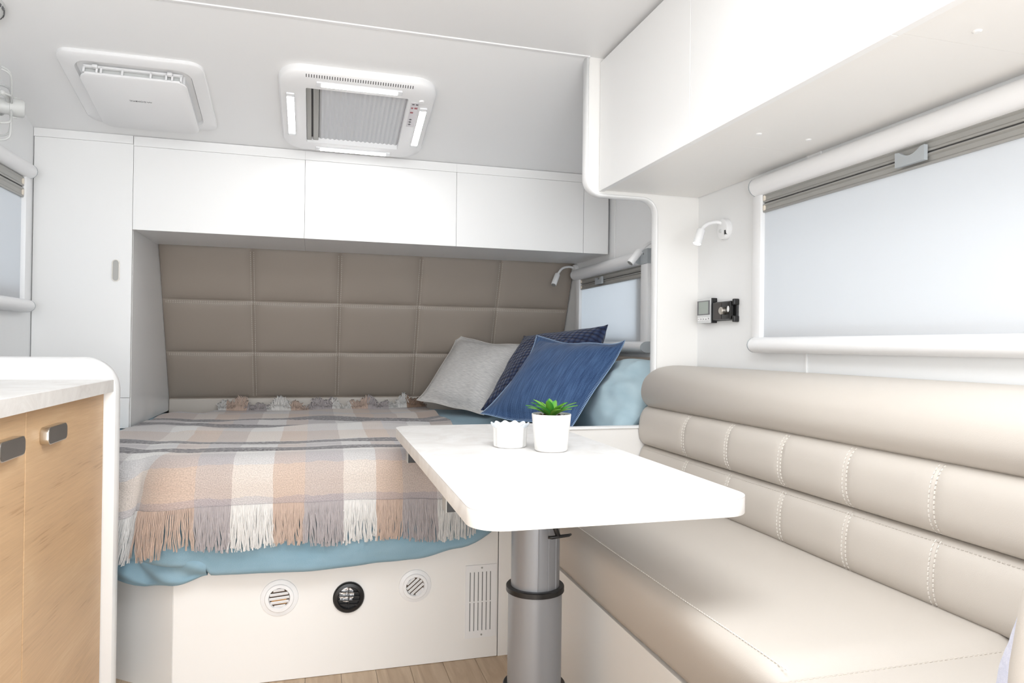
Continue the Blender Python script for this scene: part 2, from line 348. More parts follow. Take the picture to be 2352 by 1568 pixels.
# right wall with two window openings
bm = B()
HOLES = [(0.62, 1.80, 1.05, 1.46), (2.62, 3.31, 1.03, 1.38)]
ys = [YB, HOLES[0][0], HOLES[0][1], HOLES[1][0], HOLES[1][1], YF]
for i in range(5):
    if i in (1, 3):
        hz = HOLES[i//2]; box(bm, XR, XR+0.04, ys[i], ys[i+1], 0, hz[2]); box(bm, XR, XR+0.04, ys[i], ys[i+1], hz[3], 2.02)
    else: box(bm, XR, XR+0.04, ys[i], ys[i+1], 0, 2.02)
struct(obj('wall_right', bm, 'wall'), 'white panelled wall on the right with two windows')
bm = B(); HL = (2.0, 2.83, 1.17, 1.58)
box(bm, XL-0.04, XL, YB, HL[0], 0, 2.02); box(bm, XL-0.04, XL, HL[1], YF, 0, 2.02); box(bm, XL-0.04, XL, HL[0], HL[1], 0, HL[2]); box(bm, XL-0.04, XL, HL[0], HL[1], HL[3], 2.02)
struct(obj('wall_left', bm, 'wall'), 'white wall on the left beside the wardrobe')
struct(obj('wall_front', box(B(), XL-0.04, XR+0.04, YF, YF+0.04, 0, 2.02), 'wall'), 'white front wall behind the bed')
struct(obj('ceiling', box(B(), XL-0.04, XR+0.04, YB, YP, HC, HC+0.03), 'ceil'), 'flat white ceiling over the dinette')
bm = B(); prism(bm, [(YP, HC), (YF+0.04, slope_z(YF+0.04)), (YF+0.04, slope_z(YF+0.04)+0.03), (YP, HC+0.03)], YZ, XL-0.04, XR+0.04)
struct(obj('ceiling_slope', bm, 'ceil'), 'sloping white ceiling over the bed')
o = struct(obj('trim_1', box(B(), XL, 0.875, YP-0.009, YP+0.007, HC-0.004, HC+0.001, 0.0015), 'plastic'), 'white joint strip across the ceiling')
# wall joint strips on the right wall
bm = B(); box(bm, XR-0.004, XR, 1.592, 1.600, 0.55, 1.03, 0.001); box(bm, XR-0.004, XR, 1.592, 1.600, 1.48, HC, 0.001); box(bm, XR-0.004, XR, 1.544, 1.552, 1.48, HC, 0.001); box(bm, XR-0.0025, XR, 1.55, 1.594, 1.48, HC)
struct(obj('trim_2', bm, 'white'), 'white vertical joint strip on the right wall')
bm = B(); box(bm, XR-0.004, XR, 2.86, 2.868, 1.38, slope_z(2.9), 0.001); struct(obj('trim_3', bm, 'white'), 'white joint strip on the wall beside the lockers')

# partition wall around the bed opening (outline in X,Z)
def arc(cx, cz, r, a0, a1, n=8): return [(cx+r*math.cos(math.radians(a0+(a1-a0)*i/n)), cz+r*math.sin(math.radians(a0+(a1-a0)*i/n))) for i in range(n+1)]
out = [(0.869, HC)] + arc(0.869+0.055, 1.515+0.055, 0.055, 180, 270) + arc(1.131-0.055, 1.515-0.055, 0.055, 90, 0) + arc(1.131-0.055, 0.727+0.055, 0.055, 0, -90) + arc(0.68, 0.727-0.10, 0.10, 90, 180) + [(0.58, 0.0), (XR, 0.0), (XR, HC)]
bm = B(); prism(bm, out, XZ, YP, YP+0.030)
o = struct(obj('wall_partition', bm, 'warm', smooth=35), 'warm white partition with rounded opening beside the bed')
# rounded edge moulding along the opening
path = arc(0.869+0.055, 1.515+0.055, 0.055, 180, 270) + arc(1.131-0.055, 1.515-0.055, 0.055, 90, 0) + arc(1.131-0.055, 0.727+0.055, 0.055, 0, -90) + arc(0.68, 0.727-0.10, 0.10, 90, 180)
path = [(0.869, HC-0.002)] + path + [(0.58, 0.44)]
rings = []
for i, (x, z) in enumerate(path):
    a, c = path[max(i-1, 0)], path[min(i+1, len(path)-1)]; d = Vector((c[0]-a[0], c[1]-a[1])).normalized(); nx, nz = d.y, -d.x
    sec = []
    for j in range(12):
        t = 2*PI*j/12; sec.append(Vector((x+nx*0.0065*math.cos(t), YP+0.013+0.0205*math.sin(t), z+nz*0.0065*math.cos(t))))
    rings.append(sec)
struct(obj('trim_4', loft(B(), rings), 'white', smooth=True), 'white rounded edging of the partition opening')

# bed base
out = [(-0.86, YF-0.02), (-0.86, 2.45), (-0.555, 2.297), (-0.38, YP), (0.578, YP), (0.578, YP+0.035), (XR-0.002, YP+0.035), (XR-0.002, YF-0.02)]
t = thing('bed_platform', 'warm white bed base with three round air outlets', 'bed base', (0.2, 2.9, 0))
obj('base_box', prism(B(), offset_outline(out, 0.019), XY, 0.0, 0.50), 'warm', t)
obj('front_panel', box(B(), -0.3795, 0.577, YP-0.001, YP+0.017, 0.001, 0.52, 0.001), 'warm', t)
bm = B(); a = Vector((-0.381, YP, 0)); c = Vector((-0.84, 2.52, 0)); d = (c-a).normalized(); nn = Vector((-d.y, d.x, 0))
if nn.y > 0: nn = -nn
loft(bm, [[a, c, c-nn*0.017, a-nn*0.017], [p+Vector((0, 0, 0.52)) for p in (a, c, c-nn*0.017, a-nn*0.017)]])
obj('corner_panel', bm, 'warm', t)
DROP = 0.0

# ------------------------------------------------------------------ wardrobe and front lockers
t = thing('wardrobe', 'tall white wardrobe with oval pull handle left of the bed', 'wardrobe', (-0.84, 3.3, 0.6))
zt = slope_z(Y1)
obj('carcass', box(B(), XL+0.001, -0.674, Y1+0.018, YF-0.01, 0.672, slope_z(YF)-0.002), 'white', t)
bm = B(); prism(bm, [(Y1, 1.752), (Y1, slope_z(Y1)-0.001), (Y1+0.6, slope_z(Y1+0.6)-0.001), (Y1+0.6, 1.6), (Y1+0.02, 1.6), (Y1+0.02, 1.752)], YZ, XL+0.001, -0.676)
obj('top_rail', bm, 'white', t)
d1 = obj('door', box(B(), XL+0.003, -0.6748, Y1, Y1+0.017, 0.788, 1.7513, 0.0006), 'white', t)
obj('lower_panel', box(B(), XL+0.003, -0.676, Y1, Y1+0.017, 0.672, 0.7866, 0.0006), 'white', t)
o0 = rrect(-0.728, 1.268, 0.026, 0.083, 0.0128, 8); o1 = rrect(-0.728, 1.268, 0.0205, 0.0775, 0.0101, 8)
hd = obj('handle', frame_ring(B(), o0, o1, XZ, Y1-0.004, Y1), 'steel', d1)
obj('handle_insert', prism(B(), o1, XZ, Y1-0.0015, Y1-0.0002), 'alu', d1)
names = [('white overhead locker nearest the wardrobe', -0.674, -0.0485), ('white overhead locker in the middle above the headboard', -0.0485, 0.576), ('white overhead locker above the headboard beside the reading lamp corner', 0.576, 1.1615)]
for lab, xa, xb in names:
    t = thing('overhead_locker', lab, 'locker', ((xa+xb)/2, 3.2, 1.427), group='overhead lockers above the bed')
    bm = B(); prism(bm, [(Y1+0.018, 1.430), (3.34, 1.430), (3.34, slope_z(3.34)-0.002), (Y1+0.018, slope_z(Y1+0.018)-0.002)], YZ, xa+0.0004, xb-0.0004); obj('carcass', bm, 'white', t)
    bm = B(); prism(bm, [(Y1, 1.7455), (Y1+0.018, 1.7455), (Y1+0.018, slope_z(Y1+0.018)-0.002), (Y1, slope_z(Y1)-0.002)], YZ, xa+0.0002, xb-0.0002); obj('top_rail', bm, 'white', t)
    obj('door', box(B(), xa+0.0006, xb-0.0006, Y1, Y1+0.017, 1.4265, 1.7447, 0.0004), 'white', t)
t = thing('locker_end_filler', 'narrow white filler panel closing the end of the overhead lockers', 'panel', (1.22, 3.0, 1.427))
bm = B(); prism(bm, [(Y1+0.018, 1.430), (3.34, 1.430), (3.34, slope_z(3.34)-0.002), (Y1+0.018, slope_z(Y1+0.018)-0.002)], YZ, 1.1625, 1.292); obj('carcass', bm, 'white', t)
obj('face', box(B(), 1.1628, 1.283, Y1, Y1+0.017, 1.4265, slope_z(Y1+0.018)-0.002, 0.0006), 'white', t)

# ------------------------------------------------------------------ tufted headboard
KH = 0.4025
hbY = lambda z: 3.359+(1.452-z)*KH
hn = Vector((0, -1, -KH)).normalized(); hup = Vector((0, -KH, 1)).normalized()   # facing the room, slightly down
hpos = lambda x, z, d: Vector((x, hbY(z), z))+hn*d
t = thing('headboard', 'taupe leather headboard of padded squares with stitched seams', 'headboard', (0.3, 3.66, 0.7))
cols = [-0.673, -0.284, 0.109, 0.495, 0.899, 1.290]; rowz = [0.733, 0.957, 1.199, 1.447]
bm = B(); loft(bm, [[hpos(-0.673, 0.72, -0.06), hpos(1.29, 0.72, -0.06), hpos(1.29, 1.452, -0.06), hpos(-0.673, 1.452, -0.06)], [hpos(-0.673, 0.72, -0.001), hpos(1.29, 0.72, -0.001), hpos(1.29, 1.452, -0.001), hpos(-0.673, 1.452, -0.001)]])
obj('backing', bm, 'taupe', t)
def prof1(s, e):      # 0 at edges, 1 inside
    q = min(s, 1-s)/e
    return 1.0 if q >= 1 else math.sqrt(max(0, 1-(1-q)**2))
def puff_pad(P, u0, u1, v0, v1, T, nu=10, nv=10, eu=0.12, ev=0.16, dome=0.35):
    bm = B()
    su = [0.5-0.5*math.cos(PI*i/nu) for i in range(nu+1)]; sv = [0.5-0.5*math.cos(PI*i/nv) for i in range(nv+1)]
    def fn(a, c):
        s, q = su[round(a*nu)], sv[round(c*nv)]
        h_ = prof1(s, eu)*prof1(q, ev); dm = (1-(2*s-1)**2)*(1-(2*q-1)**2)
        return P(lerp(u0, u1, s), lerp(v0, v1, q), T*(h_*(1-dome)+dm*dome))
    grid(bm, fn, nu, nv); return bm
def dashes(bm, pts, L, gap, wdt, hgt, up_fn):
    # lay stitch dashes along a polyline, by arc length
    pts = [Vector(p) for p in pts]; cum = [0.0]
    for a, c in zip(pts, pts[1:]): cum.append(cum[-1]+(c-a).length)
    def at(d):
        k = 0
        while k < len(cum)-2 and cum[k+1] < d: k += 1
        return pts[k].lerp(pts[k+1], (d-cum[k])/max(1e-9, cum[k+1]-cum[k]))
    pos = 0.0
    while pos+L < cum[-1]:
        p0, p1 = at(pos), at(pos+L); p = (p0+p1)/2; d = (p1-p0).normalized(); up = up_fn(p); sd = d.cross(up).normalized()*wdt/2; u2 = up*hgt; q = (p1-p0)/2
        top = [bm.verts.new(x+u2) for x in (p-q*0.8-sd, p+q*0.8-sd, p+q*0.8+sd, p-q*0.8+sd)]; bot = [bm.verts.new(x-up*hgt) for x in (p-q-sd, p+q-sd, p+q+sd, p-q+sd)]
        bm.faces.new(top)
        for i in range(4): bm.faces.new((bot[i], bot[(i+1) % 4], top[(i+1) % 4], top[i]))
        pos += L+gap
HT = 0.015
for i in range(5):
    for j in range(3): obj('pad', puff_pad(hpos, cols[i], cols[i+1], rowz[j], rowz[j+1], HT, eu=0.08, ev=0.13, dome=0.35), 'taupe', t, smooth=True)
bm = B()
def pad_h(x, z, T, cs, rs, eu, ev, dome):
    for i in range(len(cs)-1):
        if cs[i] <= x <= cs[i+1]:
            for j in range(len(rs)-1):
                if rs[j] <= z <= rs[j+1]:
                    s = (x-cs[i])/(cs[i+1]-cs[i]); q = (z-rs[j])/(rs[j+1]-rs[j]); dm = (1-(2*s-1)**2)*(1-(2*q-1)**2)
                    return T*(prof1(s, eu)*prof1(q, ev)*(1-dome)+dm*dome)
    return 0
hh = lambda x, z: pad_h(x, z, HT, cols, rowz, 0.08, 0.13, 0.35)+0.0014
for x in cols[1:-1]:
    for dx in (-0.007, 0.007): dashes(bm, [hpos(x+dx, rowz[0]+0.01+k*0.012, hh(x+dx, rowz[0]+0.01+k*0.012)) for k in range(58)], 0.0062, 0.0035, 0.0024, 0.0008, lambda p: hn)
for z in rowz[1:-1]:
    for dz in (-0.006, -0.012): dashes(bm, [hpos(-0.66+k*0.02, z+dz, hh(-0.66+k*0.02, z+dz)) for k in range(98)], 0.0062, 0.0035, 0.0024, 0.0008, lambda p: hn)
s = obj('stitching', bm, 'stitchdk', t); s['kind'] = 'stuff'
# lower cream strip behind the mattress and pad on the right wall
t = thing('headboard_ledge_pad', 'cream leather strip between headboard and mattress', 'cushion', (0.3, 3.66, 0.66))
bm = B(); box(bm, -0.673, 1.29, 3.635, 3.72, 0.60, 0.729, 0.008, 3); obj('strip', bm, 'cream', t, smooth=40)
tag(obj('side_wall_pad', box(B(), 1.265, 1.294, 2.3, 3.5, 0.62, 0.962, 0.008, 3), 'taupe', smooth=40), 'taupe leather pad on the wall behind the pale blue pillow', 'wall pad')

# ------------------------------------------------------------------ ceiling fittings on the slope
def slope_matrix(x, y, off=0.0):
    c = 1/math.sqrt(1+SL*SL); s_ = SL*c
    return Matrix(((1, 0, 0, x), (0, c, s_, y), (0, -s_, c, slope_z(y)), (0, 0, 0, 1)))
# air conditioner
Mx = slope_matrix(-0.578, 2.625)
t = thing('air_conditioner', 'white square ceiling air conditioner with black lettering', 'air conditioner', matrix=Mx)
o0 = rrect(0, 0, 0.430, 0.405, 0.045, 8); o1 = rrect(0, 0, 0.424, 0.399, 0.043, 8); oi = rrect(0.0, 0.0, 0.345, 0.335, 0.045, 8); oj = rrect(0, 0, 0.335, 0.325, 0.042, 8)
R = lambda o_, d: [Vector((u, v, d)) for u, v in o_]
obj('frame', loft(B(), [R(o0, 0), R(o0, -0.010), R(o1, -0.013), R(oi, -0.016), R(oj, -0.004)], cap=False), 'plastic', t, local=True, smooth=40)
obj('recess', prism(B(), oj, XY, -0.006, -0.002), 'plastic', t, local=True)
p0 = rrect(0.0, 0.012, 0.315, 0.315, 0.034, 8); p1 = offset_outline(p0, 0.003)
pan = obj('cover_panel', loft(B(), [R(p1, -0.041), R(p0, -0.042), R(p0, -0.046), R(p1, -0.048)]), 'plastic', t, local=True, smooth=40)
lbl = obj('lettering', text_mesh('DOMETIC', 0.0105, Matrix(((-1.1, 0, 0, -0.012), (0, 1, 0, -0.016), (0, 0, -1, -0.0484), (0, 0, 0, 1))), 0.0003), 'ink', pan, local=True)
bm = B()
for (x0, x1, a) in ((0.042, 0.0465, 1), (0.0465, 0.050, -1), (0.050, 0.055, 1), (0.055, 0.057, -0.6)):
    pts = [Vector((x0, -0.018-0.0022*a, -0.0484)), Vector((x1, -0.018+0.0022*a, -0.0484))]; cyl(bm, pts[0], pts[1], 0.0008, n=6)
xform(bm, Matrix.Translation((-0.026, 0.002, 0)))
xform(bm, Matrix.Translation((0.0, 0, 0)))
obj('logo_mark', bm, 'ink', pan, local=True)
# front grille on the near edge
bm = B(); yy = -0.142
box(bm, -0.145, 0.145, yy, yy+0.008, -0.042, -0.0375); box(bm, -0.145, 0.145, yy, yy+0.008, -0.0195, -0.012)
for x in (-0.145, -0.108, -0.096, -0.035, 0.048, 0.094, 0.112, 0.1385): box(bm, x, x+0.0055, yy, yy+0.008, -0.042, -0.014)
obj('grille', bm, 'plastic', t, local=True)
obj('grille_back', box(B(), -0.142, 0.142, yy+0.012, yy+0.014, -0.042, -0.004), 'fanplastic', t, local=True)
for x in (-0.118, 0.100): obj('clip', box(B(), x, x+0.016, yy-0.010, yy+0.004, -0.024, -0.014, 0.002), 'plastic', t, local=True)
bm = B(); box(bm, -0.15, 0.15, yy+0.02, 0.165, -0.041, -0.004); obj('body', bm, 'plastic', t, local=True)

# skylight hatch with LED strips and pleated blind
Mx = slope_matrix(0.136, 2.620) @ Matrix.Diagonal((1.07, 1.09, 1, 1))
t = thing('skylight', 'square ceiling skylight with lit LED strips and pleated blind', 'skylight', matrix=Mx)
W_ = 0.500; D_ = 0.47
oA = rrect(0, 0, W_, D_, 0.075, 10); oB = rrect(0, 0, W_-0.012, D_-0.012, 0.072, 10); oC = rrect(0, 0, W_-0.055, D_-0.05, 0.06, 10); oD = rrect(0, 0, W_-0.15, D_-0.13, 0.03, 10); oE = rrect(-0.004, 0, 0.325, 0.322, 0.004, 10)
obj('bezel', loft(B(), [R(oA, 0), R(oA, -0.016), R(oB, -0.026), R(oC, -0.034), R(oD, -0.036), R(oE, -0.036), R(oE, -0.006)], cap=False), 'plastic', t, local=True, smooth=38)
# perforated speaker-like mesh band = small vent slots along the near edge
slot = box(B(), -0.0011, 0.0011, -0.0055, 0.0055, -0.0008, 0.0008); slot0 = None
for i in range(43):
    x = -0.165+i*0.33/42
    if slot0 is None: slot0 = obj('vent_slot', slot, 'black', t, local=True); so = slot0
    else: so = slot0.copy(); COL.objects.link(so); so.parent = t
    so.location = (x, -D_/2+0.0165, -0.0303); so.rotation_euler = (math.radians(-23), 0, 0)
def led(x0, x1, y0, y1):
    hz = x1-x0 > y1-y0
    q = obj('led_strip', box(B(), x0, x1, y0, y1, -0.0395, -0.033, 0.002), 'ledclear', t, local=True)
    g = 0.016
    obj('led_light', box(B(), x0+(g if hz else 0.002), x1-(g if hz else 0.002), y0+(0.002 if hz else g), y1-(0.002 if hz else g), -0.0402, -0.037, 0.001), 'led', q, local=True)
led(-0.135, 0.135, -D_/2+0.036, -D_/2+0.058); led(-0.135, 0.135, D_/2-0.046, D_/2-0.024)
led(-W_/2+0.022, -W_/2+0.048, -0.125, 0.125); led(W_/2-0.048, W_/2-0.022, -0.118, 0.132)
# blind in the opening
x0, x1, yA, yB = -0.166, 0.158, -0.161, 0.161
obj('blind_rail', box(B(), x0, x0+0.016, yA, yB, -0.028, -0.010, 0.002), 'alu', t, local=True)
obj('blind_rail', box(B(), x0+0.022, x0+0.040, yA, yB, -0.026, -0.010, 0.002), 'alu', t, local=True)
obj('rail_slot', box(B(), x0+0.0005, x0+0.042, yA, yB, -0.012, -0.008), 'aludark', t, local=True)
bm = B(); npl = 18; xs = x0+0.042; rings = []
top = []
for i in range(npl*2+1): top.append((xs+(x1-xs)*i/(npl*2), -0.0185 if i % 2 else -0.0135))
V0 = [bm.verts.new((u, yA, v)) for u, v in top]; V1 = [bm.verts.new((u, yB, v)) for u, v in top]
for i in range(len(top)-1): bm.faces.new((V0[i], V0[i+1], V1[i+1], V1[i]))
V2 = [bm.verts.new((u, yA, v+0.004)) for u, v in top]; V3 = [bm.verts.new((u, yB, v+0.004)) for u, v in top]
for i in range(len(top)-1): bm.faces.new((V3[i], V3[i+1], V2[i+1], V2[i]))
obj('pleated_blind', bm, mat('pleat_fabric', (0.66, 0.67, 0.69), 0.6), t, local=True, smooth='keep')
for p in t.children:
    if p.name.startswith('pleated'): 
        for f_ in p.data.polygons: f_.use_smooth = False
obj('shade_backing', box(B(), x0-0.002, x1+0.002, yA-0.002, yB+0.002, -0.006, -0.003), 'gap', t, local=True)
st = obj('warning_label', box(B(), 0.170, 0.197, -0.145, 0.0, -0.0372, -0.0358), mat('label_paper', (0.72, 0.70, 0.72), 0.6), t, local=True)
bm = B()
for (x, y, w_, h_) in ((0.174, -0.138, 0.008, 0.006), (0.186, -0.138, 0.008, 0.006)): box(bm, x, x+w_, y, y+h_, -0.0377, -0.037)
obj('label_print', bm, 'ink', st, local=True)
for y in (-0.046, -0.031, -0.016):
    bm = B(); c = Vector((0.1795, y, -0.0374)); vs_ = [bm.verts.new(c+Vector(d)) for d in ((0.006, 0, 0), (0, 0.0055, 0), (-0.006, 0, 0), (0, -0.0055, 0))]; bm.faces.new(vs_); obj('label_symbol', bm, 'ink', st, local=True)
bm = B()
for (x, y, w_, h_) in ((0.173, -0.118, 0.007, 0.008), (0.184, -0.119, 0.010, 0.009), (0.173, -0.092, 0.010, 0.008)): box(bm, x, x+w_, y, y+h_, -0.0377, -0.037)
obj('label_red_print', bm, 'red', st, local=True)
bm = B(); cyl(bm, (0.203, -0.152, -0.034), (0.203, -0.152, -0.040), 0.010, 0.008, 16); obj('switch', bm, 'plastic', t, local=True, smooth=40)

# smoke alarm in the corner of the ceiling
Mx = slope_matrix(-0.912, 2.262)
t = thing('smoke_alarm', 'round white smoke alarm on the ceiling in the upper left corner', 'smoke alarm', matrix=Mx)
obj('body', lathe(B(), [(0.055, 0), (0.056, -0.012), (0.052, -0.024), (0.046, -0.034), (0.03, -0.036)], (0, 0, 0)), 'fanplastic', t, local=True, smooth=40)
bm = B()
for i in range(20):
    a = 2*PI*i/20; q = box(B(), -0.006, 0.006, -0.001, 0.001, -0.0045, 0.0045); xform(q, Matrix.Rotation(a, 4, 'Z') @ Matrix.Translation((0, -0.0545, -0.0185))); me = bpy.data.meshes.new('tmp'); q.to_mesh(me); q.free(); bm.from_mesh(me); bpy.data.meshes.remove(me)
obj('slots', bm, 'ink', t, local=True)

# wall fan
ctr = Vector((-0.930, 2.422, 1.715)); ax = Vector((0.93, 0.36, 0)).normalized(); side = Vector((-ax.y, ax.x, 0)); upv = Vector((0, 0, 1))
t = thing('wall_fan', 'small pale grey wall fan with wire guard above the left window', 'fan', (XL, 2.43, 1.6))
P = lambda a, s_, z: ctr+ax*(a*0.8)+side*s_+upv*z
bm = B(); n = 40
for (a0, a1, r0, r1) in ((-0.035, 0.012, 0.118, 0.112),):
    loft(bm, [[P(a0, r0*math.cos(2*PI*i/n), r0*math.sin(2*PI*i/n)) for i in range(n)], [P(a1, r0*math.cos(2*PI*i/n), r0*math.sin(2*PI*i/n)) for i in range(n)], [P(a1, r1*math.cos(2*PI*i/n), r1*math.sin(2*PI*i/n)) for i in range(n)], [P(a0, r1*math.cos(2*PI*i/n), r1*math.sin(2*PI*i/n)) for i in range(n)]], loop=True)
obj('shroud', bm, 'fanplastic', t, smooth=40)
for z0 in (-0.127, 0.118):
    obj('pivot_cap', box(B(), -0.02, 0.02, -0.02, 0.02, 0, 0.012, 0.003), 'fanplastic', t)
    cc = t.children[-1]; cc.data.transform(WM[t]); cc.data.transform(Matrix.Translation(ctr+upv*z0)); cc.data.transform(WM[t].inverted())
for k in range(8):
    ang = 2*PI*k/8+PI/8*0; cs, sn = math.cos(ang), math.sin(ang)
    pts = smoothpath([P(0.008, 0.112*cs, 0.112*sn), P(0.030, 0.104*cs, 0.104*sn), P(0.040, 0.085*cs, 0.085*sn), P(0.042, 0.02*cs, 0.02*sn)], 6)
    obj('guard_wire', tube(B(), pts, 0.0032, 8), 'fanplastic', t, smooth=True)
obj('guard_bar', tube(B(), [P(0.012, 0.118, 0.0), P(0.03, 0.06, 0.005), P(0.034, 0, 0.006), P(0.03, -0.06, 0.005), P(0.012, -0.118, 0)], 0.007, 8), 'fanplastic', t, smooth=True)
mt = obj('motor', loft(B(), [[P(a, r_*math.cos(2*PI*i/28), r_*math.sin(2*PI*i/28)-0.006) for i in range(28)] for a, r_ in ((-0.03, 0.02), (0.035, 0.024), (0.036, 0.027), (0.078, 0.027), (0.083, 0.024), (0.084, 0.020))]), 'fanplastic', t, smooth=40)
for z in (-0.033, 0.027): obj('terminal', cyl(B(), P(0.038, 0, z-0.003), P(0.06, 0, z-0.003), 0.003, n=8), 'fanplastic', mt)
for k in range(3):
    ang = 2*PI*k/3+0.4; bm = B(); cs, sn = math.cos(ang), math.sin(ang)
    def bl(a, c): 
        r_ = lerp(0.022, 0.105, a); q = (c-0.5)*lerp(0.03, 0.07, a); return P(-0.01+(c-0.5)*0.02, r_*cs-q*sn, r_*sn+q*cs)
    grid(bm, bl, 5, 4); obj('blade', bm, 'plastic', t, smooth=True); 
obj('wall_bracket', tube(B(), [(XL, 2.40, 1.60), (-0.985, 2.41, 1.60), P(0, 0, -0.125)], 0.009, 8), 'fanplastic', t, smooth=True)

# ------------------------------------------------------------------ windows and roller blinds
def window(n, X, sgn, y0, y1, z0, z1, label):
    # sgn: +1 the room lies towards -X (right wall), -1 left wall
    xa, xb = (X+0.012, X+0.018) if sgn > 0 else (X-0.018, X-0.012)
    t = obj('window_%d' % n, prism(B(), [(y0, z0), (y1, z0), (y1, z1), (y0, z1)], YZ, xa, xb), 'pane'); struct(t, label)
    bm = B(); a, c = (X+0.004, X+0.036) if sgn > 0 else (X-0.036, X-0.004)
    frame_ring(bm, [(y0, z0), (y1, z0), (y1, z1), (y0, z1)], [(y0+0.012, z0+0.012), (y1-0.012, z0+0.012), (y1-0.012, z1-0.012), (y0+0.012, z1-0.012)], YZ, a, c)
    obj('window_frame', bm, 'grey', t)
def cassette_profile(h0, h1, depth, X, sgn, big_top):
    # outline in (x, z): flat on the wall, rounded towards the room
    pts = []; n = 10
    for i in range(n+1):
        a = -PI/2+PI*i/n; pts.append((X-sgn*(depth*0.35+depth*0.65*math.cos(a)), (h0+h1)/2+(h1-h0)/2*math.sin(a)))
    return [(X-sgn*0.0005, h0)] + pts + [(X-sgn*0.0005, h1)]
def roller_blind(label, X, sgn, y0, y1, zb0, zb1, zt0, zt1, bar_z, bar_w, railw, clip_y, capmat='grey', depth=0.045, ro=0.008, bracket=0.0):
    t = thing('roller_blind', label, 'blind', (X-sgn*0.02, (y0+y1)/2, zb0), group='roller blinds on the windows')
    for nm, za, zb in (('top_cassette', zt0, zt1), ('bottom_cassette', zb0, zb1)):
        pr = cassette_profile(za, zb, depth, X, sgn, nm == 'top_cassette')
        yc0 = y0+(bracket if nm == 'top_cassette' else 0.0)
        c = obj(nm, loft(B(), [[Vector((x, y, z)) for x, z in pr] for y in (yc0+0.004, y1-0.004)]), 'plastic', t, smooth=40)
        for ya, yb in ((yc0, yc0+0.004), (y1-0.004, y1)): obj('end_cap', loft(B(), [[Vector((x-sgn*0.0008, y, z)) for x, z in pr] for y in (ya, yb)]), capmat, c, smooth=40)
    for ya, yb in ((y0+max(ro, 0), y0+max(ro, 0)+railw), (y1-ro-railw, y1-ro)):
        a, c = sorted((X, X-sgn*0.024)); rl = obj('side_rail', box(B(), a, c, ya, yb, zb1-0.002, zt0+0.002, 0.004, 2), 'plastic', t, smooth=40)
    yi0, yi1 = y0+max(ro, 0)+railw, y1-ro-railw
    if bracket:
        bk = obj('bracket', box(B(), X-0.026, X-0.001, y0, y0+bracket-0.002, zt0, zt1+0.004, 0.002), 'grey', t); obj('screw', cyl(B(), (X-0.0265, y0+bracket*0.5, zt1-0.016), (X-0.0255, y0+bracket*0.5, zt1-0.016), 0.004, n=12), 'ink', bk)
    a, c = sorted((X-sgn*0.006, X-sgn*0.009)); obj('fabric', box(B(), a, c, yi0-0.003, yi1+0.003, zb1-0.004, bar_z+0.004), 'blindbright' if bracket else 'blind', t)
    # two grey pull bars with ridges
    h = bar_w
    for k in range(2):
        zc = bar_z+h*(0.27+0.5*k); pr = [(X-sgn*0.004, zc-h*0.23), (X-sgn*0.015, zc-h*0.23), (X-sgn*0.017, zc-h*0.16), (X-sgn*0.013, zc-h*0.10), (X-sgn*0.0125, zc+h*0.08), (X-sgn*0.017, zc+h*0.14), (X-sgn*0.016, zc+h*0.20), (X-sgn*0.004, zc+h*0.20)]
        obj('pull_bar', loft(B(), [[Vector((x, y, z)) for x, z in pr] for y in (yi0, yi1)]), 'alu', t)
        for yy in (yi0+0.001, yi1-0.009): obj('end_plug', box(B(), *sorted((X-sgn*0.005, X-sgn*0.0185)), yy, yy+0.008, zc-h*0.14, zc+h*0.14, 0.003), mat('ivory_plug', (0.75, 0.68, 0.58), 0.5), t)
    a, c = sorted((X-sgn*0.004, X-sgn*0.010)); obj('bar_gap', box(B(), a, c, yi0, yi1, bar_z+0.004, zt0+0.012), 'aludark', t)
    if clip_y is not None:
        zc = bar_z+h*0.5; cw = 0.034*h/0.05
        pts = [(clip_y-cw, zc-h*0.30), (clip_y+cw, zc-h*0.30), (clip_y+cw, zc+h*0.28)] + [(clip_y+cw*0.75-cw*1.5*i/8, zc+h*(0.26-0.22*math.sin(PI*i/8))) for i in range(9)] + [(clip_y-cw, zc+h*0.28)]
        obj('pull_clip', prism(B(), pts, YZ, X-sgn*0.018, X-sgn*0.028), 'grey', t)
    return t
window(1, XR, 1, *HOLES[0], 'wide window on the right wall behind its white blind')
window(2, XR, 1, *HOLES[1], 'small window beside the bed behind its pale blind')
window(3, XL, -1, *HL, 'left window behind its pale blind')
roller_blind('wide closed white roller blind above the cream bench', XR, 1, 0.56, 1.805, 0.989, 1.036, 1.460, 1.516, 1.405, 0.058, 0.040, 1.235, ro=-0.008)
roller_blind('closed grey roller blind beside the bed above the cushions', XR, 1, 2.50, 3.300, 0.980, 1.026, 1.338, 1.395, 1.285, 0.056, 0.060, 2.99, depth=0.05, ro=0.0, bracket=0.062)
roller_blind('closed pale blue-grey roller blind on the left wall', XL, -1, 1.95, 2.830, 1.100, 1.146, 1.574, 1.628, 1.498, 0.076, 0.050, None, ro=-0.012)

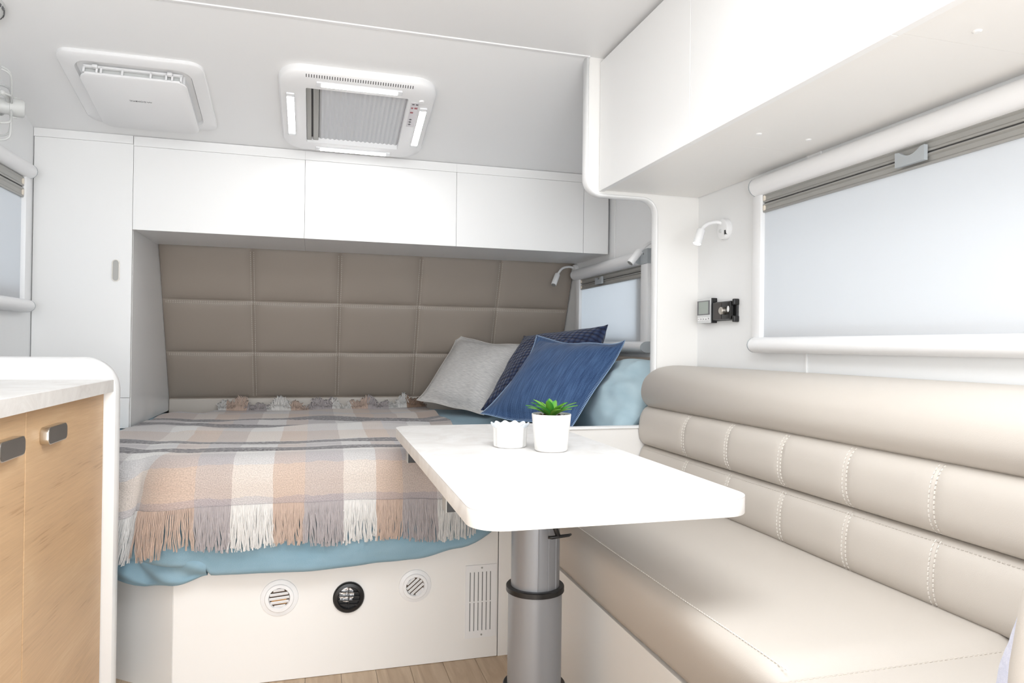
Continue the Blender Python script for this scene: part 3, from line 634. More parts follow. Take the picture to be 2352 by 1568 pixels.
# ------------------------------------------------------------------ right overhead cabinets
for lab, ya, yb in (('white overhead cabinet next to the partition above the bench', 1.5725, YP-0.002), ('white overhead cabinet above the wide window', 0.930, 1.5725), ('white overhead cabinet nearest the camera at the top right edge', 0.28, 0.930)):
    t = thing('overhead_cabinet', lab, 'cabinet', (1.1, (ya+yb)/2, 1.53), group='overhead cabinets above the bench')
    bm = B(); box(bm, 0.934, XR-0.003, ya+0.0003, yb-0.0003, 1.540, HC-0.002); obj('carcass', bm, 'warm', t)
    obj('door', box(B(), 0.914, 0.932, ya+0.0008, yb-0.0008, 1.526, 1.962, 0.001), 'white', t)
    obj('bottom_panel', box(B(), 0.933, XR-0.002, ya+0.0002, yb-0.0002, 1.531, 1.541), 'warm', t)
    for (x, y) in ((1.047, 0.886), (1.045, 1.468), (1.192, 1.47)):
        if ya < y < yb: obj('screw_cap', lathe(B(), [(0.0075, 0.002), (0.0075, 0.0), (0.005, -0.0015)], (x, y, 1.530), 16), 'white', t)

# ------------------------------------------------------------------ kitchen unit on the left
ZC = 0.90; XK = -0.51; XD = -0.532; YE = 2.04
out = [(XL+0.002, 0.0), (-0.503, 0.0)] + arc(-0.503-0.085, 0.958-0.085, 0.085, 0, 90, 10) + [(XL+0.002, 0.958)]
t = thing('kitchen_end_panel', 'tall white kitchen end panel with rounded top corner', 'panel', (-0.75, YE+0.02, 0))
obj('panel', prism(B(), out, XZ, YE+0.002, YE+0.052, 0.014), 'white', t, smooth=40)
t = thing('kitchen_worktop', 'pale stone-look kitchen worktop above the oak cabinets', 'worktop', (-0.75, 1.4, ZC))
obj('slab', box(B(), XL+0.002, XK-0.0015, 1.035, YE, ZC-0.032, ZC, 0.001), 'stone', t)
obj('edge_band', box(B(), XK-0.0015, XK, 1.035, YE, ZC-0.032, ZC-0.001), 'stoneedge', t)
splits = [0.76, 1.045, 1.53, YE-0.002]
labs = [None, 'oak kitchen cabinet at the left edge of the photo', 'oak kitchen cabinet beside the white end panel']
for i in (1, 2):
    ya, yb = splits[i], splits[i+1]
    t = thing('kitchen_cabinet', labs[i], 'cabinet', (-0.75, (ya+yb)/2, 0), group='oak kitchen cabinets')
    obj('carcass', box(B(), XL+0.002, XD-0.018, ya+0.0005, yb-0.0005, 0.02, ZC-0.033), mat('oak_edge', sr(226, 196, 158), 0.5) if i == 1 else 'oak', t)
    d = obj('door', box(B(), XD-0.0175, XD, ya+0.0018, yb-0.0018, 0.06, ZC-0.034, 0.001), 'oak', t)
    ya_h = 1.595 if i == 2 else 1.37
    hc = ((ya_h+ya_h+0.126)/2, 0.806)
    h0 = rrect(hc[0]-0.003, hc[1], 0.110, 0.036, 0.012, 6)
    hb = obj('handle', prism(B(), h0, YZ, XD+0.0002, XD+0.016, 0.0008), 'steel', d, smooth=40)
    obj('handle_insert', prism(B(), offset_outline(h0, 0.0022), YZ, XD+0.0157, XD+0.0167), 'steeldk', hb)

# ------------------------------------------------------------------ bed: mattress, duvet, throw
yfx = lambda X: interp([(-1.0, 2.62), (-0.62, 2.335), (-0.46, 2.215), (-0.33, 2.145), (0.45, 2.14), (0.60, 2.235), (2.0, 2.235)], X)
def fnorm(X):
    e = 0.03; d = Vector((2*e, yfx(X+e)-yfx(X-e), 0)).normalized(); return Vector((d.y, -d.x, 0))
ZT = 0.665
def bed_surf(X, a, off, bulge=0.0, Yback=3.6, zb=0.38):
    """a<0: on the flat top, |a| metres behind the edge; a>0: over the rounded edge and down."""
    r = 0.075; n = fnorm(X); edge = Vector((X, yfx(X)+0.02, 0))
    puff = 0.012*noise.noise(Vector((X*2.6, (a)*2.6, 3.1)))
    if a <= 0:
        p = edge-n*0.0; Y = edge.y-a; return Vector((X, min(Y, Yback), ZT+off+puff*min(1, -a*6+0.3)))
    L = r*PI/2
    if a < L:
        th = a/r; return edge+n*((r+off)*math.sin(th))+Vector((0, 0, ZT-r+(r+off)*math.cos(th)+puff*0.3))
    d = a-L
    return edge+n*(r+off+bulge*math.sin(min(1, d/0.25)*PI)+puff*0.6)+Vector((0, 0, ZT-r-d))
t = thing('mattress', 'thick mattress under the blue duvet on the bed base', 'mattress', (0.3, 2.9, 0.52))
out = [(-0.86, 3.63), (-0.86, 2.62), (-0.56, 2.40), (-0.36, 2.24), (0.56, 2.24), (0.62, 2.26), (1.26, 2.26), (1.26, 3.63)]
obj('mattress_body', prism(B(), out, XY, 0.522, 0.640, 0.03), 'white', t, smooth=40)
# duvet
zbot = lambda X: interp([(-0.86, 0.37), (-0.62, 0.385), (-0.48, 0.405), (-0.30, 0.392), (-0.27, 0.362), (0.0, 0.358), (0.3, 0.372), (0.43, 0.395), (0.52, 0.435), (0.60, 0.50), (0.68, 0.585), (1.3, 0.60)], X)
def wr(X, z): return 0.010*noise.noise(Vector((X*5, z*11, 1.7)))+0.006*noise.noise(Vector((X*14, z*9+X*3, 7.3)))
XD0, XD1 = -0.86, 1.262
def duvet_pt(s, q):
    X = lerp(XD0, XD1, s); L = 0.075*PI/2; amax = L+(ZT-0.075-zbot(X)); Yb = 3.61; a0 = -(Yb-yfx(X)-0.02)
    if q < 0.5: a = lerp(a0, 0, (q/0.5)**0.9); return bed_surf(X, a, 0.0)+Vector((0, 0, 0.006*noise.noise(Vector((X*7, a*7, 0.3)))))
    if q <= 0.9:
        a = lerp(0, amax, (q-0.5)/0.4); p = bed_surf(X, a, 0.0, 0.018); return p+fnorm(X)*wr(X, p.z)*min(1, (q-0.5)/0.15)
    # turn under
    th = (q-0.9)/0.1*PI*0.95; p = bed_surf(X, amax, 0.0, 0.018)+fnorm(X)*wr(X, zbot(X)); rr = 0.020
    return p+fnorm(X)*(-rr+rr*math.cos(th))+Vector((0, 0, -rr*math.sin(th)))
t = thing('duvet', 'pale blue cotton duvet hanging over the bed front', 'duvet', (0.2, 2.9, 0.64))
bm = B(); grid(bm, duvet_pt, 170, 80, lambda a, c: (a*2.1, c*2.0)); obj('duvet_cover', bm, 'bluecotton', t, smooth=True)
# loose folded corner hanging below the hem
def flap(s, q):
    X = lerp(-0.66, -0.285, s); n = fnorm(X); edge = Vector((X, yfx(X)+0.02, 0)); zlow = interp([(-0.66, 0.365), (-0.55, 0.335), (-0.44, 0.312), (-0.36, 0.325), (-0.285, 0.352)], X)
    z = lerp(0.43, zlow, min(1, q/0.7)); o_ = 0.060+0.018*math.sin(min(1, q/0.7)*PI)*(0.6+0.4*math.sin(X*37))+0.007*math.sin(X*60+z*70)
    if q > 0.7: th = (q-0.7)/0.3*PI; o_ = 0.060-0.014*(1-math.cos(th)); z = zlow-0.010*math.sin(th)
    return edge+n*o_+Vector((0, 0, z))
bm = B(); grid(bm, flap, 60, 24, lambda a, c: (a, c*0.3)); obj('folded_corner', bm, 'bluecotton', t, smooth=True)

# throw
hemz = lambda X: interp([(-0.86, 0.38), (-0.62, 0.445), (-0.50, 0.488), (-0.40, 0.520), (-0.30, 0.535), (0.1, 0.535), (0.5, 0.522)], X)
Lq = 0.075*PI/2
def throw_edge(v):      # left and right X limits against distance from the hem (m)
    return interp([(0, -0.80), (0.4, -0.80), (0.7, -0.665), (1.2, -0.655), (1.4, -0.56), (1.56, -0.46)], v), interp([(0, 0.455), (0.3, 0.49), (0.9, 0.56), (1.6, 0.565)], v)
VB = 1.55
def throw_pt(s, q):
    v = VB*q; xa, xb = throw_edge(v); X = lerp(xa, xb, s); amax = Lq+(ZT-0.075-hemz(X)); a = amax-v
    fold = 0.006*min(1, max(0, (-a-0.25)/0.3))*math.sin(a*19+X*3+2*math.sin(X*2.2))+0.008*noise.noise(Vector((X*4.0, a*9, 5.5))) if a < -0.05 else 0
    if a < -0.45: fold += 0.010*max(0, noise.noise(Vector((X*3.1, a*7, 9.5))))
    p = bed_surf(X, a, 0.013, 0.020, Yback=3.60)
    if a > 0: p += fnorm(X)*(wr(X, p.z)*min(1, a/0.12)+0.004*math.sin(X*34+1.0)*min(1, a/0.2))
    p.z += max(fold, -0.004)
    return p
throw_v = lambda s, q: (lerp(*throw_edge(VB*q), s)+1.0, VB*q)
t = thing('throw_blanket', 'fringed plaid wool throw in peach, grey and white on the bed', 'blanket', (0, 2.8, 0.67))
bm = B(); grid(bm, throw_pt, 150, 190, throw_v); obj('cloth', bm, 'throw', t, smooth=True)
# fringe strands
def strand(bm, pts, wd, ucol, wdir):
    L = bm.loops.layers.uv.verify(); n = len(pts); A = []
    for i, p in enumerate(pts):
        k = wd*(1-0.35*i/(n-1)); nrm = Vector((wdir.y, -wdir.x, 0)); A.append([bm.verts.new(p+wdir*k), bm.verts.new(p+nrm*k), bm.verts.new(p-wdir*k)])
    for i in range(n-1):
        for j in range(2):
            f = bm.faces.new((A[i][j], A[i][j+1], A[i+1][j+1], A[i+1][j]))
            for lp in f.loops: lp[L].uv = (ucol+1, 0.01+0.011*random.random())
bm = B()
x = -0.795
while x < 0.455:
    n = fnorm(x); wdir = Vector((-n.y, n.x, 0)); wdir = Vector((1, 0, 0)) if wdir.x == 0 else wdir*(1 if wdir.x > 0 else -1)
    base = throw_pt((x+0.80)/(1.255), 0.012/VB*1.0); clump = math.sin(x*95)*0.5+math.sin(x*41+1)*0.5
    L = 0.116+0.006*math.sin(x*23)+random.uniform(-0.010, 0.008)+(0.010 if x < -0.42 else 0)
    if -0.415 < x < -0.35: L += 0.018
    dx = clump*0.006+random.uniform(-0.004, 0.004)+(-0.02 if x < -0.40 else 0)
    for rep in range(3):
        pts = [base+n*(0.0015*rep+0.0005)]
        for k in range(1, 5):
            q = k/4; pts.append(base+wdir*(dx*q*q+0.002*math.sin(k*2+x*300))+wdir*random.uniform(-0.003, 0.003)*q+n*(0.004*math.sin(q*3)+0.002*rep+random.uniform(-0.002, 0.002)+0.009*q)+Vector((0, 0, -L*q)))
        strand(bm, pts, 0.0017, min(max(x, -0.79), 0.45), wdir)
    x += 0.0023
s = obj('fringe', bm, 'fringe', t, smooth=True); s['kind'] = 'stuff'
# back fringe: ruffled tufts against the headboard strip
bm = B(); x = -0.44
while x < 0.56:
    base = throw_pt((x+0.46)/1.025, 1.0); lift = 0.040+0.018*math.sin(x*31)+0.014*math.sin(x*73+1)+random.uniform(-0.006, 0.006)
    pts = [base+Vector((0, -0.01, 0.0)), base+Vector((random.uniform(-.006, .006), 0.012, lift*0.75)), base+Vector((random.uniform(-.012, .012), 0.020, lift)), base+Vector((random.uniform(-.02, .02), 0.010, lift*0.8)), base+Vector((random.uniform(-.02, .02), -0.012, lift*0.4))]
    strand(bm, pts, 0.0032, x, Vector((1, 0, 0))); x += 0.0034
s = obj('back_fringe', bm, 'fringe', t, smooth=True); s['kind'] = 'stuff'

# ------------------------------------------------------------------ cushions
def cushion(name, label, cat, ctr, right, up, w_, h_, T, material, flange=0.0, pinch=0.07, stitch=None, seed=0.0, wrinkle=0.006, nu=34, sag=0.0):
    r_ = Vector(right).normalized(); u_ = Vector(up); u_ = (u_-r_*u_.dot(r_)).normalized(); n_ = r_.cross(u_)
    Mx = Matrix(((r_.x, u_.x, n_.x, ctr[0]), (r_.y, u_.y, n_.y, ctr[1]), (r_.z, u_.z, n_.z, ctr[2]), (0, 0, 0, 1)))
    t = thing(name, label, cat, matrix=Mx)
    def surf(a, c, sg):
        u, v = 2*a-1, 2*c-1; fu = 1-flange/w_*2; fv = 1-flange/h_*2
        x = w_/2*(u-pinch*u*(1-v*v)); y = h_/2*(v-pinch*v*(1-u*u))
        uu, vv = min(1, abs(u)/fu), min(1, abs(v)/fv)
        hgt = (max(0, 1-uu**2.4)*max(0, 1-vv**2.4))**0.48
        wv = wrinkle*noise.noise(Vector((u*2.3+seed, v*2.3, seed*2)))*min(1, hgt*3)
        wv += wrinkle*0.5*noise.noise(Vector((u*5+seed*3, v*4, seed)))*min(1, hgt*3)
        fl = 0.006*math.sin(6*u+3*v+seed)*(1-min(1, hgt*5)) if flange else 0
        crn = 0.02*(abs(u*v))**4
        return Vector((x, y-sag*hgt*(1-v), sg*(T/2*hgt+0.0015)+wv+fl+crn))
    bm = B(); grid(bm, lambda a, c: surf(a, c, 1), nu, nu); grid(bm, lambda a, c: surf(a, c, -1), nu, nu, flip=True)
    bmesh.ops.remove_doubles(bm, verts=bm.verts[:], dist=0.0001)
    # close the rim
    be = [e for e in bm.edges if len(e.link_faces) == 1]
    if be:
        try: bmesh.ops.bridge_loops(bm, edges=be)
        except Exception: pass
    obj('cover', bm, material, t, local=True, smooth=True)
    if stitch:
        bm = B(); k = 62
        for e in range(4):
            for i in range(1, k):
                q = i/k
                a, c = [(q, 0), (1, q), (1-q, 1), (0, 1-q)][e]; p = surf(a, c, 1); inn = surf(lerp(a, 0.5, 0.045), lerp(c, 0.5, 0.045), 1)
                d = (inn-p); d = d.normalized()*0.010; o_ = Vector((0, 0, 0.0016)); sd = Vector((-d.y, d.x, 0)).normalized()*0.0008
                vs_ = [bm.verts.new(x_) for x_ in (p-sd+o_*0.2, p+sd+o_*0.2, p+sd+d+o_*1.4, p-sd+d+o_*1.4)]; bm.faces.new(vs_)
            pts = []
        ring = [surf(i/40, 0, 1) for i in range(40)]+[surf(1, i/40, 1) for i in range(40)]+[surf(1-i/40, 1, 1) for i in range(40)]+[surf(0, 1-i/40, 1) for i in range(40)]
        tube(bm, ring, 0.0014, 5, loop=True)
        s_ = obj('edge_stitching', bm, stitch, t, local=True); s_['kind'] = 'stuff'
    return t
M['thread_blue'] = mat('pale_blue_thread', sr(150, 175, 205), 0.8); M['thread_grey'] = mat('pale_grey_thread', sr(214, 211, 206), 0.8)
cushion('bed_pillow', 'pale blue cotton pillow leaning on the wall behind the denim cushion', 'pillow', (1.150, 2.57, 0.798), (-0.03, -1.0, 0.02), (0.60, 0.0, 0.80), 0.72, 0.36, 0.18, 'pillowcotton', pinch=0.04, seed=4.2, wrinkle=0.018, nu=48)
cushion('navy_cushion', 'navy waffle-knit cushion behind the denim cushion', 'cushion', (0.985, 2.90, 0.893), (0.528, -0.843, 0.099), (0.549, 0.428, 0.718), 0.49, 0.47, 0.19, 'navy', pinch=0.06, seed=2.1)
cushion('grey_cushion', 'light grey linen cushion with stitched edge against the headboard', 'cushion', (0.734, 3.300, 0.862), (0.626, -0.777, -0.11), (0.500, 0.359, 0.77), 0.42, 0.42, 0.13, 'grey_linen', flange=0.02, pinch=0.06, stitch='thread_grey', seed=1.3)
cushion('denim_cushion', 'blue denim cushion with pale stitched edge behind the plant', 'cushion', (0.925, 2.620, 0.862), (0.517, -0.855, -0.04), (0.619, 0.341, 0.707), 0.46, 0.46, 0.15, 'denim', flange=0.022, pinch=0.06, stitch='thread_blue', seed=3.3)

# ------------------------------------------------------------------ air outlets and grille on the bed base
def ring_z(bm, c, prof, n=40):   # prof: (radius, y offset towards the room)
    return loft(bm, [[Vector((c[0]+r_*math.cos(2*PI*i/n), c[1]-d, c[2]+r_*math.sin(2*PI*i/n))) for i in range(n)] for r_, d in prof], cap=False)
def outlet(label, x, z, R_, tilt, kind):
    t = thing('air_outlet', label, 'vent', (x, YP, z), group='round air outlets on the bed base')
    y = YP-0.001; m_ = 'plastic' if kind == 'white' else 'black'; k_ = R_/0.054
    if kind == 'white':
        obj('flange', ring_z(B(), (x, y, z), [(0.054*k_, 0), (0.053*k_, 0.003), (0.042*k_, 0.006), (0.040*k_, 0.009), (0.031*k_, 0.010), (0.0285*k_, 0.004), (0.0285*k_, 0.0005)]), m_, t, smooth=35)
        obj('duct', lathe_y(x, y, z, 0.0288*k_, 0.0006, 0.0012), 'hole', t)
        obj('insulation', box(B(), x-0.022*k_, x+0.020*k_, y-0.0028, y-0.0014, z-0.018*k_, z-0.002*k_), 'orange' if tilt < 20 else 'hole', t)
        for i in range(5):
            o_ = (i-2)*0.0118*k_; L = math.sqrt(max(0, (0.0283*k_)**2-o_**2)); q = box(B(), -L, L, -0.0022, 0.0022, -0.0034, 0.0034)
            xform(q, Matrix.Translation((x, y-0.005, z)) @ Matrix.Rotation(math.radians(-tilt), 4, 'Y') @ Matrix.Translation((0, 0, o_)) @ Matrix.Rotation(0.5, 4, 'X')); obj('louvre', q, m_, t)
    else:
        obj('flange', ring_z(B(), (x, y, z), [(0.0465, 0), (0.0465, 0.007), (0.043, 0.011), (0.034, 0.013), (0.0325, 0.011), (0.0325, 0.0005)]), m_, t, smooth=35)
        obj('duct', lathe_y(x, y, z, 0.033, 0.0006, 0.0012), 'black', t)
        obj('foil_duct', lathe_y(x-0.006, y, z+0.008, 0.022, 0.0013, 0.003), 'foil', t)
        for i in range(4):
            o_ = (i-1.6)*0.0125; L = math.sqrt(max(0, 0.0322**2-o_**2)); q = box(B(), -L, L, -0.004, 0.004, -0.0011, 0.0011); xform(q, Matrix.Translation((x, y-0.008, z+o_)) @ Matrix.Rotation(math.radians(5), 4, 'Y')); obj('louvre', q, m_, t)
        obj('centre_bar', box(B(), x-0.001, x+0.001, y-0.010, y-0.006, z-0.032, z+0.032), m_, t)
def lathe_y(x, y, z, r_, d0, d1):
    n = 32; return loft(B(), [[Vector((x+r_*math.cos(2*PI*i/n), y-d, z+r_*math.sin(2*PI*i/n))) for i in range(n)] for d in (d0, d1)])
outlet('white round air outlet with level louvres left of the black one', -0.092, 0.247, 0.054, 4, 'white')
outlet('black round air outlet in the middle of the bed base', 0.108, 0.232, 0.0465, 0, 'black')
outlet('white round air outlet with slanted louvres right of the black one', 0.310, 0.2485, 0.051, 40, 'white')
t = thing('vent_grille', 'white rectangular slotted vent grille beside the table post', 'vent', (0.543, YP, 0.06))
xa, xb, za, zb = 0.471, 0.572, 0.068, 0.299; y = YP-0.0012
nsl = 6; sx = [xa+0.0145+i*0.0133 for i in range(nsl)]
bm = B(); pt = 0.004
box(bm, xa, xb, y-pt, y, zb-0.022, zb); box(bm, xa, xb, y-pt, y, za, za+0.022); box(bm, xa, xb, y-pt, y, 0.180, 0.1835)
ed = [xa]+[e for s_ in sx for e in (s_-0.0016, s_+0.0016)]+[xb]
for i in range(0, len(ed), 2): box(bm, ed[i], ed[i+1], y-pt, y, za+0.022, 0.180); box(bm, ed[i], ed[i+1], y-pt, y, 0.1835, zb-0.022)
obj('plate', bm, 'plastic', t)
obj('back', box(B(), xa+0.005, xb-0.005, y-0.0012, y-0.0004, za+0.01, zb-0.01), 'gap', t)
for z in (zb-0.009, za+0.009): obj('screw', lathe_y(0.5235, y-pt, z, 0.003, 0, 0.001), 'alu', t)

# ------------------------------------------------------------------ table
ZTB = 0.750; ang = math.radians(-0.35); TC = Vector((0.479, 1.5765, 0)); TW, TL = 0.490, 1.143
Rz = Matrix.Translation(TC) @ Matrix.Rotation(ang, 4, 'Z')
t = thing('dining_table', 'pale stone-look table with rounded corners on a silver telescopic post', 'table', matrix=Rz)
o0 = rrect(0, 0, TW, TL, 0.055, 10)
top = obj('tabletop', prism(B(), o0, XY, ZTB-0.0015, ZTB, 0.0005), 'stone', t, local=True)
obj('edge_band', prism(B(), o0, XY, ZTB-0.030, ZTB-0.0016, 0.0008), 'stoneedge', t, local=True, smooth=40)
px, py = 0.497-TC.x, 1.53-TC.y
px, py = (Rz.inverted() @ Vector((0.499, 1.53, 0))).xy
def pipe(nm, r_, z0, z1, m_): return obj(nm, lathe(B(), [(r_, z0), (r_, z1)], (px, py, 0), 48), m_, t, local=True, smooth=40)
pipe('upper_tube', 0.0563, 0.44, 0.70, 'post'); pipe('middle_tube', 0.0625, 0.215, 0.445, 'post'); pipe('lower_tube', 0.0675, 0.0, 0.218, 'post')
for r0, r1, z in ((0.0570, 0.0675, 0.442), (0.063, 0.0725, 0.214)):
    obj('collar_ring', lathe_loop(px, py, r0, r1, z) if False else loft(B(), [[Vector((px+r_*math.cos(2*PI*i/48), py+r_*math.sin(2*PI*i/48), zz)) for i in range(48)] for r_, zz in ((r0, z-0.006), (r1, z-0.006), (r1, z+0.005), (r1-0.002, z+0.007), (r0, z+0.007))], loop=True), 'black', t, local=True, smooth=40)
for a in range(3):   # extruded ribs on the tubes
    th = math.radians(-100+a*24); obj('tube_rib', box(B(), px+0.0563*math.cos(th)-0.0012, px+0.0563*math.cos(th)+0.0012, py+0.0563*math.sin(th)-0.001, py+0.0563*math.sin(th)+0.001, 0.445, 0.70), 'post', t, local=True)
obj('top_plate', box(B(), px-0.12, px+0.12, py-0.12, py+0.12, 0.700, 0.7195, 0.002), 'post', t, local=True)
obj('floor_plate', lathe(B(), [(0.13, 0.0), (0.13, 0.006), (0.068, 0.012)], (px, py, 0), 48), 'post', t, local=True, smooth=40)
for yv in (1.905, 1.325):
    q = Rz.inverted() @ Vector((0.25, yv, 0))
    rl = obj('support_rail', box(B(), q.x, TW/2-0.034, q.y-0.0008, q.y+0.040, 0.676, 0.7195, 0.001), 'black', t, local=True)
    obj('rail_cap', box(B(), q.x-0.002, q.x, q.y-0.001, q.y+0.0402, 0.6755, 0.7195), 'alu', rl, local=True)
q = Rz.inverted() @ Vector((0.520, 1.45, 0))
lv = obj('lever', tube(B(), [(q.x-0.018, q.y, 0.578), (q.x-0.010, q.y-0.002, 0.5772), (q.x+0.03, q.y-0.002, 0.580), (q.x+0.036, q.y, 0.5815)], [0.003, 0.004, 0.0035, 0.0025], 10), 'black', t, local=True, smooth=True)
obj('lever_stem', tube(B(), [(q.x-0.004, q.y+0.02, 0.715), (q.x-0.004, q.y+0.01, 0.62), (q.x-0.002, q.y, 0.60), (q.x+0.006, q.y, 0.578)], 0.006, 8), 'black', t, local=True, smooth=True)

# plant in pot
pc = Vector((0.549, 1.572, ZTB))
t = thing('potted_succulent', 'small green succulent in a plain white pot on the table', 'plant', pc)
obj('pot', lathe(B(), [(0.0, 0.0), (0.034, 0.0), (0.037, 0.0015), (0.0395, 0.004), (0.0475, 0.088), (0.0470, 0.0892), (0.0445, 0.089), (0.0425, 0.078), (0.0, 0.078)], pc, 48, cap=False), 'ceramic', t, smooth=45)
bm = B(); grid(bm, lambda a, c: pc+Vector(((0.0425*a*math.cos(2*PI*c)), 0.0425*a*math.sin(2*PI*c), 0.0785+0.004*noise.noise(Vector((a*3*math.cos(2*PI*c), a*3*math.sin(2*PI*c), 1)))*(1-a)+0.002)), 6, 24); obj('soil', bm, 'soil', t, smooth=True)
for i in range(9):
    a = random.random()*6.28; r_ = 0.024+random.random()*0.012; p = pc+Vector((r_*math.cos(a), r_*math.sin(a), 0.083)); bm = B(); bmesh.ops.create_icosphere(bm, subdivisions=1, radius=0.004+random.random()*0.002)
    xform(bm, Matrix.Translation(p)); obj('moss_lump', bm, 'soil', t)
random.seed(11)
leaves = []
for ring_, (cnt, el0, Lf) in enumerate(((8, 42, 0.064), (7, 60, 0.066), (4, 78, 0.056))):
    for i in range(cnt):
        az = 2*PI*i/cnt+ring_*0.45+random.uniform(-0.15, 0.15); el = math.radians(el0+random.uniform(-6, 6)); L = Lf*random.uniform(0.9, 1.08)
        bm = B(); d = Vector((math.cos(az), math.sin(az), 0)); sd = Vector((-d.y, d.x, 0))
        def lf(s, c, top=True):
            cur = el-s*math.radians(38); # droop
            x_ = L*s*math.cos(el-s*0.35); z_ = L*s*math.sin(el)-L*0.30*s*s
            wd = 0.0094*(math.sin(PI*min(1, (s*0.86+0.14)))**0.75)*(1 if s < 0.98 else 0.25); q = (c-0.5)*2
            return pc+Vector((0, 0, 0.081))+d*(0.004+x_)+sd*(wd*q)+Vector((0, 0, z_+0.0035*q*q*(1-s*0.5)))
        grid(bm, lf, 7, 4); bm2 = grid(bm, lambda s, c: lf(s, c)-Vector((0, 0, 0.0012*math.sin(PI*c)*(1-s)+0.0002)), 7, 4, flip=True)
        obj('leaf', bm, 'leaf', t, smooth=True)
# fluted bowl
bc = Vector((0.470, 1.657, ZTB))
t = thing('fluted_bowl', 'small white fluted ceramic dish with scalloped pale blue rim', 'bowl', bc)
n = 96; prof = [(0.0, 0.0), (0.036, 0.0), (0.0395, 0.002), (0.041, 0.006), (0.0425, 0.044), (0.044, 0.050), (0.0475, 0.055), (0.0485, 0.058)]
inn = [(0.0455, 0.0575), (0.0415, 0.051), (0.0395, 0.045), (0.038, 0.008), (0.0, 0.006)]
def bowl_ring(r_, z, k, n=96): 
    k2 = max(0, min(1, (z-0.046)/0.012))
    return [bc+Vector(((r_*(1+k*0.024*math.cos(12*2*PI*i/n)))*math.cos(2*PI*i/n), (r_*(1+k*0.024*math.cos(12*2*PI*i/n)))*math.sin(2*PI*i/n), z+k2*0.0026*math.cos(12*2*PI*i/n))) for i in range(n)]
obj('dish', loft(B(), [bowl_ring(max(r_, 0.0005), z, 1 if z > 0.001 else 0) for r_, z in prof[:-2]+[(0.0435, 0.0485)]][:6] and [bowl_ring(max(r_, 0.0005), z, 1 if z > 0.001 else 0) for r_, z in prof[:6]], cap=False), 'ceramic', t, smooth=60)
obj('rim', loft(B(), [bowl_ring(max(r_, 0.0005), z, 1) for r_, z in prof[5:]+inn], cap=False), 'ceramicblue', t, smooth=60)

# ------------------------------------------------------------------ bench
t = thing('bench_base', 'warm white bench base under the cream seat', 'bench base', (0.95, 1.3, 0))
obj('front_panel', box(B(), 0.655, 0.673, 0.85, YP-0.001, 0.0, 0.386, 0.001), 'warm', t)
obj('carcass', box(B(), 0.675, XR-0.002, 0.30, YP-0.001, 0.0, 0.385), 'warm', t)
obj('return_panel', box(B(), 0.40, 0.674, 0.30, 0.845, 0.0, 0.385, 0.001), 'warm', t)
# seat cushions: profile in X,Z swept along Y
def seat_prof(k):
    return [(1.16, 0.40), (1.16, 0.530), (1.12, 0.540), (1.00, 0.5435), (0.88, 0.5425), (0.76, 0.5415), (0.665, 0.540), (0.645, 0.537), (0.634, 0.527), (0.628, 0.510), (0.634, 0.47), (0.648, 0.41), (0.658, 0.392), (0.675, 0.390)]
t = thing('seat_cushion', 'long cream leather seat cushion along the right wall', 'cushion', (0.9, 1.5, 0.39))
YA, YBn = 0.832, YP-0.003
bm = B(); rings = []
for i in range(41):
    y = lerp(YA, YBn, i/40); e = min((y-YA), 0.012)/0.012
    rings.append([Vector((x+(0.004*noise.noise(Vector((x*3, y*3, 2))) if z < 0.5 else 0), y, z-(1-math.sqrt(max(0, 1-(1-e)**2)))*0.012*(z > 0.5)+0.004*noise.noise(Vector((x*2.5, y*2.5, 0)))*(z > 0.53))) for x, z in seat_prof(0)])
seat = obj('seat_pad', loft(bm, rings), 'cream', t, smooth=60)
bm = B(); upz = Vector((-0.5, 0, 0.9)).normalized()
dashes(bm, [(0.6545, lerp(YA+0.01, YBn, i/30), 0.5405+0.004*noise.noise(Vector((0.665*2.5, lerp(YA+0.01, YBn, i/30)*2.5, 0)))) for i in range(31)], 0.005, 0.003, 0.0014, 0.0008, lambda p: upz)
s = obj('stitching', bm, 'stitch', t); s['kind'] = 'stuff'
t = thing('return_seat_cushion', 'cream leather corner seat cushion at the near end of the bench', 'cushion', (0.85, 0.6, 0.39))
bm = box(B(), 0.42, 1.16, 0.33, 0.829, 0.388, 0.541, 0.018, 4); obj('seat_pad', bm, 'cream', t, smooth=60)
bm = B(); dashes(bm, [(0.63+i*0.02, 0.812, 0.5412) for i in range(26)], 0.006, 0.0035, 0.0018, 0.0008, lambda p: Vector((0, 0, 1))); s = obj('stitching', bm, 'stitchdk', t); s['kind'] = 'stuff'
